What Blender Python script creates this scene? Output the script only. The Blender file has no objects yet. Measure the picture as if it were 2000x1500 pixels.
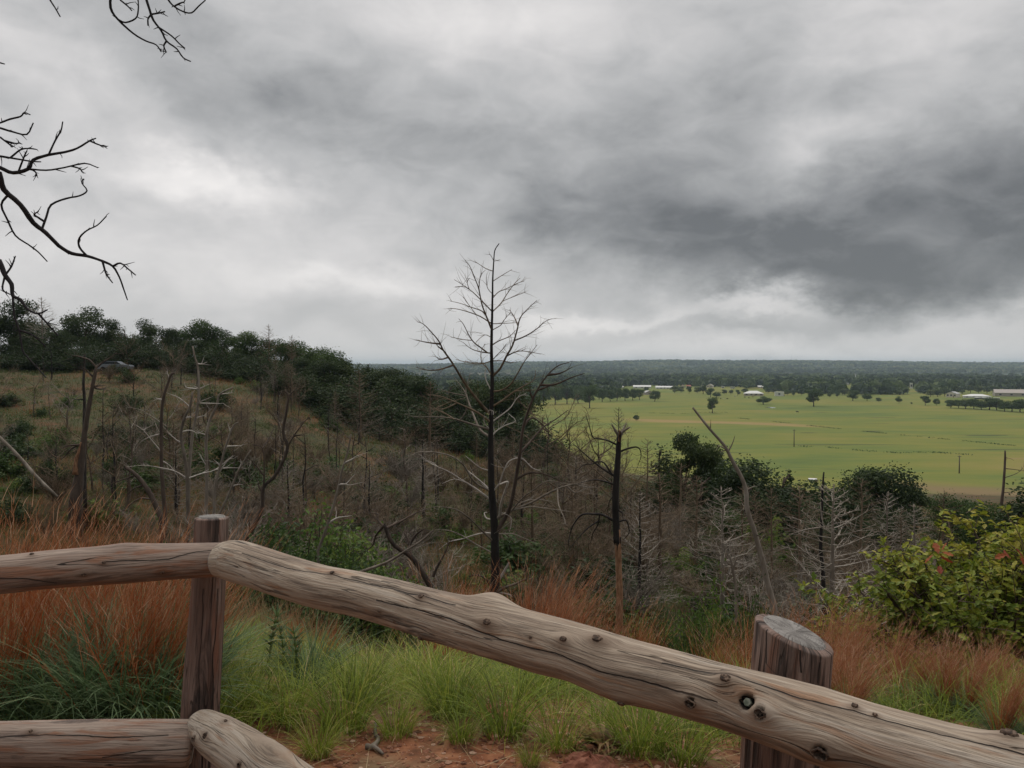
import bpy, math, random
import numpy as np
from mathutils import Vector

SC = bpy.context.scene
COL = SC.collection
R = math.radians
rng = np.random.default_rng(7)
random.seed(7)

# ------------------------------------------------------------------ camera
F = 1540.0            # focal length in photo pixels (photo is 2000 wide)
EYE = 715.0           # photo row of eye level
CAMZ = 1.6
PITCH = math.atan((750 - EYE) / F)
cam = bpy.data.cameras.new('camera')
camo = bpy.data.objects.new('camera', cam)
COL.objects.link(camo)
cam.sensor_width = 36.0
cam.lens = 36.0 * F / 2000.0
cam.clip_start = 0.05
cam.clip_end = 60000
camo.location = (0, 0, CAMZ)
camo.rotation_euler = (R(90) - PITCH, 0, 0)
SC.camera = camo
SC.view_settings.view_transform = 'Standard'
SC.view_settings.look = 'None'
SC.view_settings.exposure = 0.0
SC.view_settings.gamma = 1.0
SC.cycles.max_bounces = 5
SC.cycles.diffuse_bounces = 3
SC.cycles.glossy_bounces = 2
SC.cycles.transmission_bounces = 2
SC.cycles.volume_bounces = 1
SC.cycles.transparent_max_bounces = 4
SC.cycles.use_denoising = True

CP, SP = math.cos(PITCH), math.sin(PITCH)

def P(px, py, D):
    xc = (px - 1000) / F * D
    yc = (750 - py) / F * D
    return np.array([xc, D * CP + yc * SP, CAMZ - D * SP + yc * CP])

def proj(v):
    v = np.asarray(v)
    d = v - np.array([0, 0, CAMZ])
    depth = d[..., 1] * CP - d[..., 2] * SP
    up = d[..., 1] * SP + d[..., 2] * CP
    return np.stack([1000 + F * d[..., 0] / depth, 750 - F * up / depth], -1), depth

# ------------------------------------------------------------------ node helpers
class N:
    """a little arithmetic on shader sockets"""
    nt = None
    def __init__(self, s): self.s = s
    @staticmethod
    def math(op, *a, clamp=False):
        n = N.nt.nodes.new('ShaderNodeMath'); n.operation = op; n.use_clamp = clamp
        for i, v in enumerate(a):
            if isinstance(v, N): N.nt.links.new(v.s, n.inputs[i])
            else: n.inputs[i].default_value = v
        return N(n.outputs[0])
    def __add__(s, o): return N.math('ADD', s, o)
    __radd__ = __add__
    def __sub__(s, o): return N.math('SUBTRACT', s, o)
    def __rsub__(s, o): return N.math('SUBTRACT', o, s)
    def __mul__(s, o): return N.math('MULTIPLY', s, o)
    __rmul__ = __mul__
    def __truediv__(s, o): return N.math('DIVIDE', s, o)
    def __pow__(s, o): return N.math('POWER', s, o)

def vecscale(v, sc):
    n = N.nt.nodes.new('ShaderNodeVectorMath'); n.operation = 'MULTIPLY'
    N.nt.links.new(v, n.inputs[0]); n.inputs[1].default_value = sc
    return n.outputs[0]

def noise(vec, scale=1.0, detail=4, rough=0.55, dist=0.0):
    n = N.nt.nodes.new('ShaderNodeTexNoise')
    n.inputs['Scale'].default_value = scale; n.inputs['Detail'].default_value = detail
    n.inputs['Roughness'].default_value = rough; n.inputs['Distortion'].default_value = dist
    if vec is not None: N.nt.links.new(vec, n.inputs['Vector'])
    return N(n.outputs['Fac'])

def smooth(x, a, b):
    n = N.nt.nodes.new('ShaderNodeMapRange'); n.interpolation_type = 'SMOOTHSTEP'
    N.nt.links.new(x.s, n.inputs['Value'])
    n.inputs['From Min'].default_value = a; n.inputs['From Max'].default_value = b
    return N(n.outputs['Result'])

def ramp(x, stops):
    n = N.nt.nodes.new('ShaderNodeValToRGB')
    N.nt.links.new(x.s, n.inputs['Fac'])
    el = n.color_ramp.elements
    while len(el) < len(stops): el.new(0.5)
    for e, (p, c) in zip(el, stops):
        e.position = p; e.color = (*c, 1)
    return n.outputs['Color']

def mix(fac, a, b, blend='MIX'):
    n = N.nt.nodes.new('ShaderNodeMix'); n.data_type = 'RGBA'; n.blend_type = blend
    if isinstance(fac, N): N.nt.links.new(fac.s, n.inputs[0])
    else: n.inputs[0].default_value = fac
    for i, v in ((6, a), (7, b)):
        if isinstance(v, tuple): n.inputs[i].default_value = (*v, 1)
        elif isinstance(v, N): N.nt.links.new(v.s, n.inputs[i])
        else: N.nt.links.new(v, n.inputs[i])
    return n.outputs[2]

def attr(name, vec=False):
    n = N.nt.nodes.new('ShaderNodeAttribute'); n.attribute_name = name
    return n.outputs['Vector'] if vec else N(n.outputs['Fac'])

# ------------------------------------------------------------------ world: overcast sky
SUN_EL, SUN_AZ = R(52), R(-18)     # azimuth from +Y, negative = left
world = bpy.data.worlds.new('World')
SC.world = world
world.use_nodes = True
nt = world.node_tree; N.nt = nt
nt.nodes.clear()
out = nt.nodes.new('ShaderNodeOutputWorld')
bg = nt.nodes.new('ShaderNodeBackground'); bg.inputs['Strength'].default_value = 0.1
nt.links.new(bg.outputs[0], out.inputs['Surface'])
sky = nt.nodes.new('ShaderNodeTexSky'); sky.sky_type = 'NISHITA'; sky.sun_disc = False
sky.sun_elevation = SUN_EL; sky.sun_rotation = SUN_AZ
tc = nt.nodes.new('ShaderNodeTexCoord')
gen = tc.outputs['Generated']
sep = nt.nodes.new('ShaderNodeSeparateXYZ'); nt.links.new(gen, sep.inputs[0])
dx, dy, dz = (N(sep.outputs[i]) for i in range(3))
zc = N.math('MAXIMUM', dz, 0.0)
inv = 1.0 / 1.0
den = zc + 0.10
comb = nt.nodes.new('ShaderNodeCombineXYZ')
nt.links.new((dx / den).s, comb.inputs[0]); nt.links.new((dy / den).s, comb.inputs[1])
comb.inputs[2].default_value = 3.7
plane = comb.outputs[0]
w1 = noise(vecscale(plane, (0.8, 0.8, 1)), 1.1, 3, 0.5)
w2 = noise(vecscale(plane, (1, 1, 2.3)), 1.0, 3, 0.5)
d1 = noise(gen, 3.3, 7, 0.60)
d2 = noise(vecscale(gen, (1, 1, 1.7)), 5.1, 7, 0.62)
az = N.math('ARCTAN2', dx, dy) + (d1 - 0.5) * 0.34
el = N.math('ARCSINE', dz) + (d2 - 0.5) * 0.15
def blob(px, row, sx, sy, amp, rot=0.0):
    a0 = math.atan((px - 1000) / F); e0 = math.atan((EYE - row) / F * math.cos(a0))
    sa, se = sx / F * math.cos(a0) ** 2, sy / F * math.cos(a0)
    ux, uy = az - a0, el - e0
    if rot:
        c, s = math.cos(rot), math.sin(rot)
        ux, uy = ux * c + uy * s, uy * c - ux * s
    q = (ux / sa) * (ux / sa) + (uy / se) * (uy / se)
    return N.math('EXPONENT', q * -1.0) * amp
tex = noise(vecscale(plane, (0.75, 1.0, 1)), 1.7, 6, 0.5, 0.3)
tex2 = noise(vecscale(gen, (1, 1, 1.6)), 5.2, 7, 0.56, 0.5)
tex3 = noise(vecscale(gen, (1, 1, 2.0)), 13.0, 6, 0.56, 0.6)
low = smooth(dz, 0.0, 0.16)
L = N.math('ADD', (tex - 0.5) * smooth(dz, 0.10, 0.45) * 0.32, 0.555) + (tex2 - 0.5) * (low * 0.30 + 0.05) + (tex3 - 0.5) * (low * 0.21 + 0.04)
BLOBS = [
    # the heavy dark bank at right and its shelf running left
    (1900, 440, 420, 150, -0.28, 0.0), (1480, 500, 430, 95, -0.23, -0.06), (2080, 250, 170, 170, -0.20, 0.0), (1150, 440, 300, 75, -0.13, -0.2),
    (1330, 330, 330, 130, -0.12, 0.0), (800, 290, 330, 85, -0.13, -0.25), (430, 190, 330, 70, -0.12, -0.1), (1500, 130, 260, 90, -0.08, 0.0), (800, 120, 260, 60, -0.06, 0.0),
    (1950, 550, 330, 48, -0.13, 0.0),
    # bright breaks
    (420, 370, 210, 50, 0.34, -0.16), (330, 520, 520, 85, 0.14, 0.0), (120, 130, 170, 60, 0.18, -0.3), (900, 360, 120, 40, 0.08, 0.0),
    (1510, 592, 170, 20, 0.26, 0.0), (1130, 628, 190, 22, 0.24, 0.0), (740, 560, 170, 30, 0.18, -0.1), (1900, 640, 300, 26, 0.12, 0.0),
    (1650, 270, 150, 70, 0.20, 0.35), (1500, 300, 470, 110, -0.11, 0.0), (1780, 50, 380, 60, 0.11, 0.0), (1000, 20, 300, 60, 0.10, 0.0), (1950, 190, 60, 60, 0.10, 0.0),
    (1330, 640, 260, 12, -0.10, 0.0), (800, 690, 900, 30, 0.08, 0.0), (1700, 690, 600, 24, 0.12, 0.0),
]
for b in BLOBS:
    L = L + blob(*b)
# an overcast dome is brightest overhead, out of the frame
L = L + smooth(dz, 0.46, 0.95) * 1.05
L = L * (1.0 - smooth(dy, 0.05, -0.6) * 0.45)   # unseen sky behind the camera, dimmed to add contrast on the logs
L = N.math('MAXIMUM', L, 0.15)
cloud = ramp(L * 0.6, [(0.06, (0.105, 0.112, 0.120)), (0.18, (0.292, 0.298, 0.305)), (0.30, (0.498, 0.499, 0.502)),
                 (0.39, (0.660, 0.648, 0.645)), (0.51, (0.86, 0.835, 0.82)), (0.9, (1.55, 1.48, 1.39))])
c10 = nt.nodes.new('ShaderNodeVectorMath'); c10.operation = 'SCALE'
nt.links.new(cloud, c10.inputs[0]); c10.inputs['Scale'].default_value = 10.0
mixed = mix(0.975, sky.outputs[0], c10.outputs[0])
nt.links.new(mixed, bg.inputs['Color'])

sun = bpy.data.lights.new('sun', 'SUN'); sun.energy = 0.9; sun.angle = R(25); sun.color = (1.0, 0.96, 0.9)
suno = bpy.data.objects.new('sun', sun); COL.objects.link(suno)
sdir = Vector((math.sin(SUN_AZ) * math.cos(SUN_EL), math.cos(SUN_AZ) * math.cos(SUN_EL), math.sin(SUN_EL)))
suno.rotation_euler = (-sdir).to_track_quat('-Z', 'Y').to_euler()
suno.location = (0, 0, 60)

# ------------------------------------------------------------------ mesh building
class MB:
    def __init__(s): s.v = []; s.q = []; s.t = []; s.var = []; s.n = 0; s.qm = []; s.tm = []; s.gr = []
    def add(s, v, q=None, t=None, var=0.5, mat=0, grain=None):
        v = np.asarray(v, float).reshape(-1, 3)
        if q is not None and len(q):
            q = np.asarray(q, int).reshape(-1, 4) + s.n; s.q.append(q); s.qm.append(np.full(len(q), mat))
        if t is not None and len(t):
            t = np.asarray(t, int).reshape(-1, 3) + s.n; s.t.append(t); s.tm.append(np.full(len(t), mat))
        s.v.append(v)
        s.var.append(np.broadcast_to(np.asarray(var, float), (len(v),)))
        s.gr.append(v if grain is None else np.asarray(grain).reshape(-1, 3))
        s.n += len(v)
    def mesh(s, name, mats, smooth=True, grain=False):
        me = bpy.data.meshes.new(name)
        v = np.concatenate(s.v)
        q = np.concatenate(s.q) if s.q else np.zeros((0, 4), int)
        t = np.concatenate(s.t) if s.t else np.zeros((0, 3), int)
        me.vertices.add(len(v)); me.vertices.foreach_set('co', v.ravel())
        nl = len(q) * 4 + len(t) * 3
        me.loops.add(nl)
        me.loops.foreach_set('vertex_index', np.concatenate([q.ravel(), t.ravel()]).astype(np.int32))
        npoly = len(q) + len(t)
        me.polygons.add(npoly)
        st = np.concatenate([np.arange(len(q)) * 4, len(q) * 4 + np.arange(len(t)) * 3]).astype(np.int32)
        me.polygons.foreach_set('loop_start', st)
        mi = np.concatenate((s.qm + s.tm)).astype(np.int32) if (s.qm or s.tm) else np.zeros(npoly, np.int32)
        if s.qm and s.tm: mi = np.concatenate([np.concatenate(s.qm), np.concatenate(s.tm)]).astype(np.int32)
        me.polygons.foreach_set('material_index', mi)
        me.polygons.foreach_set('use_smooth', np.full(npoly, smooth))
        a = me.attributes.new('var', 'FLOAT', 'POINT'); a.data.foreach_set('value', np.concatenate(s.var).astype(np.float32))
        if grain:
            a = me.attributes.new('grain', 'FLOAT_VECTOR', 'POINT'); a.data.foreach_set('vector', np.concatenate(s.gr).ravel().astype(np.float32))
        me.update(); me.validate()
        for m in (mats if isinstance(mats, (list, tuple)) else [mats]): me.materials.append(m)
        return me

def link(name, me, parent=None, loc=None):
    o = bpy.data.objects.new(name, me); COL.objects.link(o)
    if parent is not None: o.parent = parent
    if loc is not None: o.location = loc
    return o

def tag(o, label=None, cat=None, group=None, kind=None):
    if label: o['label'] = label
    if cat: o['category'] = cat
    if group: o['group'] = group
    if kind: o['kind'] = kind
    return o

def thing(name, loc, label, cat, group=None, rz=0.0, s=1.0):
    o = bpy.data.objects.new(name, None); COL.objects.link(o)
    o.empty_display_size = 0.2
    o.location = tuple(loc); o.rotation_euler = (0, 0, rz); o.scale = (s, s, s) if np.isscalar(s) else s
    return tag(o, label, cat, group)

def dup(src, loc, rz, s, label, group=None):
    c = src.copy(); COL.objects.link(c)
    c.location = tuple(loc); c.rotation_euler = (0, 0, rz); c.scale = (s, s, s) if np.isscalar(s) else s
    c['label'] = label
    if group: c['group'] = group
    elif 'group' in c: del c['group']
    for ch in src.children:
        k = ch.copy(); COL.objects.link(k); k.parent = c
        for g in ch.children:
            h = g.copy(); COL.objects.link(h); h.parent = k
    return c

def tube(mb, pts, rad, k=5, var=0.5, mat=0, cap=False, lump=0.0):
    pts = np.asarray(pts, float); n = len(pts)
    rad = np.broadcast_to(np.asarray(rad, float), (n,))
    tan = np.gradient(pts, axis=0); tan /= np.linalg.norm(tan, axis=1)[:, None] + 1e-9
    ref = np.array([0, 0, 1.0]) if abs(tan[0, 2]) < 0.8 else np.array([1.0, 0, 0])
    a = np.cross(tan, ref); a /= np.linalg.norm(a, axis=1)[:, None] + 1e-9
    for i in range(1, n):
        w = a[i - 1] - tan[i] * np.dot(a[i - 1], tan[i]); l = np.linalg.norm(w)
        if l > 1e-6: a[i] = w / l
    b = np.cross(tan, a)
    th = np.arange(k) / k * 2 * np.pi
    rr = rad[:, None] * np.ones((1, k))
    if lump: rr = rr * (1 + lump * (rng.random((n, k)) - 0.5))
    v = pts[:, None] + rr[..., None] * (np.cos(th)[None, :, None] * a[:, None] + np.sin(th)[None, :, None] * b[:, None])
    i = np.arange(n - 1)[:, None] * k; j = np.arange(k)[None]; j2 = (j + 1) % k
    q = np.stack([i + j, i + j2, i + k + j2, i + k + j], -1).reshape(-1, 4)
    vv = v.reshape(-1, 3); t = None
    if cap:
        vv = np.concatenate([vv, pts[:1], pts[-1:]]); e0, e1 = n * k, n * k + 1; jj = np.arange(k); j3 = (jj + 1) % k
        t = np.concatenate([np.stack([np.full(k, e0), j3, jj], 1), np.stack([np.full(k, e1), (n - 1) * k + jj, (n - 1) * k + j3], 1)])
    mb.add(vv, q, t, var=var, mat=mat)

def catmull(p, sub=4):
    p = np.asarray(p, float)
    if len(p) < 3: return np.linspace(p[0], p[-1], sub + 1)
    e = np.concatenate([[2 * p[0] - p[1]], p, [2 * p[-1] - p[-2]]]); o = []
    for i in range(1, len(e) - 2):
        for t in np.arange(sub) / sub:
            a, b, c, d = e[i - 1:i + 3]
            o.append(0.5 * (2 * b + (c - a) * t + (2 * a - 5 * b + 4 * c - d) * t * t + (3 * b - a - 3 * c + d) * t ** 3))
    o.append(p[-1]); return np.array(o)

# value noise on arrays
_perm = rng.random((256, 256))
def vnoise(x, y, sc, oct=3):
    x = np.asarray(x) * sc; y = np.asarray(y) * sc; tot = 0; amp = 1; nrm = 0
    for o in range(oct):
        xi = np.floor(x).astype(int); yi = np.floor(y).astype(int); fx = x - xi; fy = y - yi
        fx = fx * fx * (3 - 2 * fx); fy = fy * fy * (3 - 2 * fy)
        g = lambda a, b: _perm[a & 255, b & 255]
        tot = tot + amp * ((g(xi, yi) * (1 - fx) + g(xi + 1, yi) * fx) * (1 - fy) + (g(xi, yi + 1) * (1 - fx) + g(xi + 1, yi + 1) * fx) * fy)
        nrm += amp; amp *= 0.5; x = x * 2.03 + 17; y = y * 2.03 + 31
    return tot / nrm

# ------------------------------------------------------------------ terrain
PLAIN = -38.4
NEAR = [(0.3, 0.0), (3.3, 0.0), (4, -0.1), (6, -0.6), (8, -1.25), (12, -2.8), (18, -4.8), (25, -6.4)]
NEAR2 = [(0.3, 0.0), (3.3, 0.0), (4, -0.12), (5, -0.42), (6, -0.9), (8, -1.95), (12, -3.9), (18, -6.1), (25, -7.4)]
NEAR3 = [(0.3, 0.0), (3.3, -0.02), (4, -0.18), (5, -0.6), (6, -1.1), (8, -2.1), (12, -4.2), (18, -6.6), (25, -8.3)]
def rows(*pairs): return [(D, CAMZ - D * (r - EYE) / F) for D, r in pairs]
FARP = lambda ridge: [(3500, PLAIN), (6500, ridge), (8500, ridge - 12), (10500, -25), (16500, -38)]
def ridge_z(row, D=6500): return CAMZ + D * (EYE - row) / F
COLS = {
    -700: NEAR + rows((40, 960), (70, 860), (100, 780), (130, 716)) + [(160, 3), (260, 3), (480, PLAIN)] + FARP(-10),
    0: NEAR + rows((40, 985), (70, 870), (95, 775), (112, 724), (130, 712)) + [(240, 2), (470, PLAIN)] + FARP(-8),
    250: NEAR + rows((40, 1000), (70, 875), (95, 780), (112, 727), (130, 714)) + [(230, 1), (460, PLAIN)] + FARP(-5),
    500: NEAR + rows((40, 1030), (70, 890), (95, 790), (110, 746), (130, 728)) + [(220, -3), (430, PLAIN)] + FARP(-2),
    800: NEAR2 + rows((40, 1070), (80, 905), (110, 842), (140, 812)) + [(190, -13), (340, PLAIN)] + FARP(ridge_z(716)),
    1050: NEAR2 + rows((40, 1090), (80, 940), (120, 880), (150, 862)) + [(200, -22), (300, PLAIN)] + FARP(ridge_z(710.5)),
    1300: NEAR3 + rows((40, 1110), (80, 1010), (120, 960), (200, 935)) + [(290, PLAIN)] + FARP(ridge_z(707)),
    1600: NEAR3 + rows((40, 1150), (80, 1055), (150, 970)) + [(255, PLAIN)] + FARP(ridge_z(708)),
    2000: NEAR3 + rows((40, 1190), (80, 1080), (150, 985)) + [(245, PLAIN)] + FARP(ridge_z(712)),
    2700: NEAR3 + rows((40, 1210), (80, 1090), (150, 990)) + [(245, PLAIN)] + FARP(ridge_z(712)),
}
cth, ctab = [], []
LR = np.linspace(math.log(0.3), math.log(16500), 700)
for px, prof in sorted(COLS.items()):
    th = math.atan((px - 1000) / F); c = math.cos(th)
    pr = np.array(prof); lr = np.log(pr[:, 0] / (c if True else 1)); lr[0] = math.log(0.2)
    z = np.interp(LR, lr, pr[:, 1])
    kz = np.ones(9) / 9
    z = np.convolve(np.pad(z, 4, mode='edge'), kz, mode='valid')
    cth.append(th); ctab.append(z)
flat = np.interp(LR, [math.log(5), math.log(70), math.log(420), math.log(16500)], [0, -1, PLAIN, PLAIN])
cth = np.array([-math.pi, -2.2] + cth + [2.2, math.pi]); ctab = np.array([flat, flat] + ctab + [flat, flat])
def terrain(x, y):
    x = np.asarray(x, float); y = np.asarray(y, float)
    r = np.hypot(x, y); th = np.arctan2(x, y); lr = np.log(np.maximum(r, 0.3))
    fi = np.clip((lr - LR[0]) / (LR[1] - LR[0]), 0, len(LR) - 1.001); i = fi.astype(int); f = fi - i
    k = np.clip(np.searchsorted(cth, th) - 1, 0, len(cth) - 2); g = (th - cth[k]) / (cth[k + 1] - cth[k]); g = np.clip(g, 0, 1); g = g * g * (3 - 2 * g) * 0.5 + g * 0.5
    z = (ctab[k, i] * (1 - f) + ctab[k, i + 1] * f) * (1 - g) + (ctab[k + 1, i] * (1 - f) + ctab[k + 1, i + 1] * f) * g
    hill = np.clip((r - 6) / 25, 0, 1) * np.clip((z - PLAIN) / 12, 0, 1)
    z = z + hill * (1.6 * (vnoise(x, y, 0.06, 3) - 0.5) + 0.5 * (vnoise(x + 90, y, 0.4, 2) - 0.5)) * np.clip(300 / np.maximum(r, 1), 0, 1)
    z = z + 0.06 * (vnoise(x, y, 1.7, 3) - 0.5) * np.clip(30 / np.maximum(r, 1), 0, 1)
    far = np.clip((r - 3500) / 2500, 0, 1)
    z = z + far * 16 * (vnoise(x, y, 0.0009, 4) - 0.5)
    return z
def tz(x, y): return float(terrain(x, y))
def ground_at(px, D): # point of the ground under photo column px at depth D
    x = (px - 1000) / F * D
    return np.array([x, D, tz(x, D)])

M = {}
def material(name):
    m = bpy.data.materials.new(name); m.use_nodes = True
    nt = m.node_tree; nt.nodes.clear(); N.nt = nt
    o = nt.nodes.new('ShaderNodeOutputMaterial')
    b = nt.nodes.new('ShaderNodeBsdfPrincipled'); b.inputs['Roughness'].default_value = 0.8
    b.inputs['Specular IOR Level'].default_value = 0.25
    nt.links.new(b.outputs[0], o.inputs['Surface'])
    M[name] = m
    return m, b, o
def setc(b, c, key='Base Color'):
    if isinstance(c, tuple): b.inputs[key].default_value = (*c, 1)
    else: N.nt.links.new(c.s if isinstance(c, N) else c, b.inputs[key])
def bump(b, h, strength=0.5, dist=0.01):
    n = N.nt.nodes.new('ShaderNodeBump'); n.inputs['Strength'].default_value = strength; n.inputs['Distance'].default_value = dist
    N.nt.links.new(h.s, n.inputs['Height']); N.nt.links.new(n.outputs[0], b.inputs['Normal'])
def geopos():
    return N.nt.nodes.new('ShaderNodeNewGeometry').outputs['Position']

# ground material: red gravelly soil near the fence, scrubby hillside, hay meadow plain
m, b, o = material('ground')
pos = geopos()
sp = N.nt.nodes.new('ShaderNodeSeparateXYZ'); N.nt.links.new(pos, sp.inputs[0])
gx, gy, gz = (N(sp.outputs[i]) for i in range(3))
rad = N.math('SQRT', gx * gx + gy * gy)
nA = noise(pos, 9.0, 8, 0.65); nB = noise(pos, 1.3, 4)
soil = ramp(nA, [(0.3, (0.05, 0.026, 0.016)), (0.5, (0.19, 0.074, 0.038)), (0.62, (0.28, 0.125, 0.065)), (0.75, (0.35, 0.20, 0.12))])
soil = mix(smooth(nB, 0.45, 0.65), soil, (0.15, 0.105, 0.06))
hA = noise(pos, 0.16, 5, 0.6); hB = noise(pos, 0.9, 6, 0.65); hC = noise(pos, 3.0, 5, 0.7)
hill = ramp(hA * 0.55 + hB * 0.45, [(0.34, (0.040, 0.060, 0.020)), (0.47, (0.066, 0.070, 0.028)), (0.54, (0.105, 0.068, 0.033)), (0.63, (0.165, 0.074, 0.036)), (0.75, (0.12, 0.10, 0.05))])
hill = mix(hC * 0.6, hill, (0.06, 0.052, 0.036))
fv = vecscale(pos, (0.55, 1.0, 0.0))
fA = noise(fv, 0.010, 6, 0.6, 0.6); fB = noise(vecscale(pos, (0.25, 1, 0)), 0.045, 6, 0.65, 0.5)
field = ramp(fA * 0.55 + fB * 0.45, [(0.34, (0.085, 0.125, 0.038)), (0.44, (0.128, 0.160, 0.040)), (0.52, (0.165, 0.173, 0.041)), (0.59, (0.200, 0.182, 0.050)), (0.68, (0.235, 0.178, 0.080))])
fC = noise(vecscale(pos, (0.13, 1, 0)), 0.07, 3, 0.6, 0.4)
field = mix(smooth(fC, 0.635, 0.66) * 0.75, field, (0.055, 0.062, 0.03))
# mown strip at the near edge and the pale cut strip across the meadow
brown = smooth(rad + (fB - 0.5) * 60, 320, 285) * smooth(gx + (fA - 0.5) * 40, 118, 134)
field = mix(brown * 0.85, field, (0.20, 0.135, 0.075))
strip = N.math('ABSOLUTE', rad - 588 + (gx - 110) * 0.25 + (fA - 0.5) * 30)
cut = smooth(strip, 20, 10) * smooth(gx, 75, 100) * smooth(gx, 215, 185)
field = mix(cut * 0.7, field, (0.30, 0.20, 0.095))
gfar = mix(smooth(rad, 1500, 2600), field, (0.19, 0.18, 0.075))
c = mix(smooth(rad + (nB - 0.5) * 5, 5.0, 9.0), soil, hill)
c = mix(smooth(gz + (hA - 0.5) * 3, -35.5, -37.6), c, gfar)
c = mix(smooth(rad, 3600, 4300), c, (0.035, 0.05, 0.022))
setc(b, c); b.inputs['Roughness'].default_value = 0.95; b.inputs['Specular IOR Level'].default_value = 0.1
bump(b, nA, 0.6, 0.02)

th = np.concatenate([np.linspace(-math.pi, -0.85, 46)[:-1], np.linspace(-0.85, 0.85, 440), np.linspace(0.85, math.pi, 46)[1:-1]])
rr = np.concatenate([np.linspace(0.3, 9, 90)[:-1], np.exp(np.linspace(math.log(9), math.log(16500), 380))])
TT, RR = np.meshgrid(th, rr, indexing='ij')
X, Y = RR * np.sin(TT), RR * np.cos(TT)
Z = terrain(X, Y)
nt_, nr_ = len(th), len(rr)
mb = MB()
v = np.stack([X, Y, Z], -1).reshape(-1, 3)
i = np.arange(nt_)[:, None]; j = np.arange(nr_ - 1)[None]; i2 = (i + 1) % nt_
q = np.stack([i * nr_ + j, i * nr_ + j + 1, i2 * nr_ + j + 1, i2 * nr_ + j], -1).reshape(-1, 4)
v = np.concatenate([v, [[0, 0, 0]]])
ii = np.arange(nt_)
t = np.stack([np.full(nt_, len(v) - 1), ii * nr_, ((ii + 1) % nt_) * nr_], -1)
mb.add(v, q[:, ::-1], t[:, ::-1])
g = link('ground', mb.mesh('ground', M['ground']))
tag(g, kind='structure')

# ------------------------------------------------------------------ plant materials
def plant(name, stops, rough=0.6, trans=0.35, objvar=0.25):
    m, b, o = material(name)
    v = attr('var')
    oi = N.nt.nodes.new('ShaderNodeObjectInfo')
    rv = N(oi.outputs['Random'])
    x = v + (rv - 0.5) * objvar
    c = ramp(x, stops)
    setc(b, c); b.inputs['Roughness'].default_value = rough
    tr = N.nt.nodes.new('ShaderNodeBsdfTranslucent'); N.nt.links.new(c, tr.inputs['Color'])
    mx = N.nt.nodes.new('ShaderNodeMixShader'); mx.inputs[0].default_value = trans
    N.nt.links.new(b.outputs[0], mx.inputs[1]); N.nt.links.new(tr.outputs[0], mx.inputs[2])
    N.nt.links.new(mx.outputs[0], o.inputs['Surface'])
    return m
plant('grass_green', [(0.0, (0.09, 0.105, 0.022)), (0.35, (0.135, 0.195, 0.024)), (0.65, (0.225, 0.285, 0.034)), (0.88, (0.34, 0.35, 0.06)), (1.0, (0.46, 0.36, 0.17))])
plant('grass_blue', [(0.0, (0.05, 0.09, 0.035)), (0.5, (0.10, 0.165, 0.07)), (0.85, (0.18, 0.26, 0.13)), (1.0, (0.32, 0.28, 0.14))])
plant('stem_orange', [(0.0, (0.17, 0.050, 0.019)), (0.5, (0.33, 0.094, 0.033)), (0.8, (0.42, 0.15, 0.058)), (1.0, (0.52, 0.30, 0.15))])
plant('fluff', [(0.0, (0.25, 0.10, 0.045)), (0.6, (0.38, 0.18, 0.09)), (1.0, (0.58, 0.40, 0.27))])
plant('straw', [(0.0, (0.16, 0.10, 0.05)), (0.6, (0.33, 0.23, 0.12)), (1.0, (0.45, 0.36, 0.22))])
plant('hill_grass', [(0.0, (0.045, 0.072, 0.020)), (0.35, (0.085, 0.108, 0.028)), (0.5, (0.118, 0.106, 0.034)), (0.62, (0.20, 0.094, 0.036)), (0.82, (0.29, 0.098, 0.038)), (1.0, (0.22, 0.155, 0.075))], objvar=0)
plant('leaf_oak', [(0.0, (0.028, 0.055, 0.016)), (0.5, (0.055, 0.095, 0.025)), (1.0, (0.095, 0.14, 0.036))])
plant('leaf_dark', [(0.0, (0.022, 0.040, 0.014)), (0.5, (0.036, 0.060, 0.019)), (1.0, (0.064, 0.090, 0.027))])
plant('leaf_bright', [(0.0, (0.05, 0.095, 0.02)), (0.5, (0.10, 0.165, 0.032)), (1.0, (0.20, 0.25, 0.05))])
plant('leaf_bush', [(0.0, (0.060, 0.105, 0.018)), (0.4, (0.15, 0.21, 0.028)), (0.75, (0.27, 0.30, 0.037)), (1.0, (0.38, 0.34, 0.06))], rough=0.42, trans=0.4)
plant('leaf_under', [(0.0, (0.045, 0.075, 0.020)), (0.5, (0.085, 0.115, 0.030)), (0.8, (0.13, 0.15, 0.040)), (1.0, (0.20, 0.16, 0.07))], objvar=0)
plant('leaf_red', [(0.0, (0.20, 0.03, 0.015)), (1.0, (0.36, 0.11, 0.04))])
plant('leaf_far', [(0.0, (0.020, 0.036, 0.018)), (0.45, (0.050, 0.082, 0.030)), (0.75, (0.105, 0.145, 0.050)), (1.0, (0.19, 0.20, 0.085))], trans=0.2, objvar=0.5)
plant('leaf_dead', [(0.0, (0.10, 0.055, 0.03)), (0.6, (0.26, 0.15, 0.07)), (1.0, (0.36, 0.24, 0.12))], objvar=0)

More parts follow.
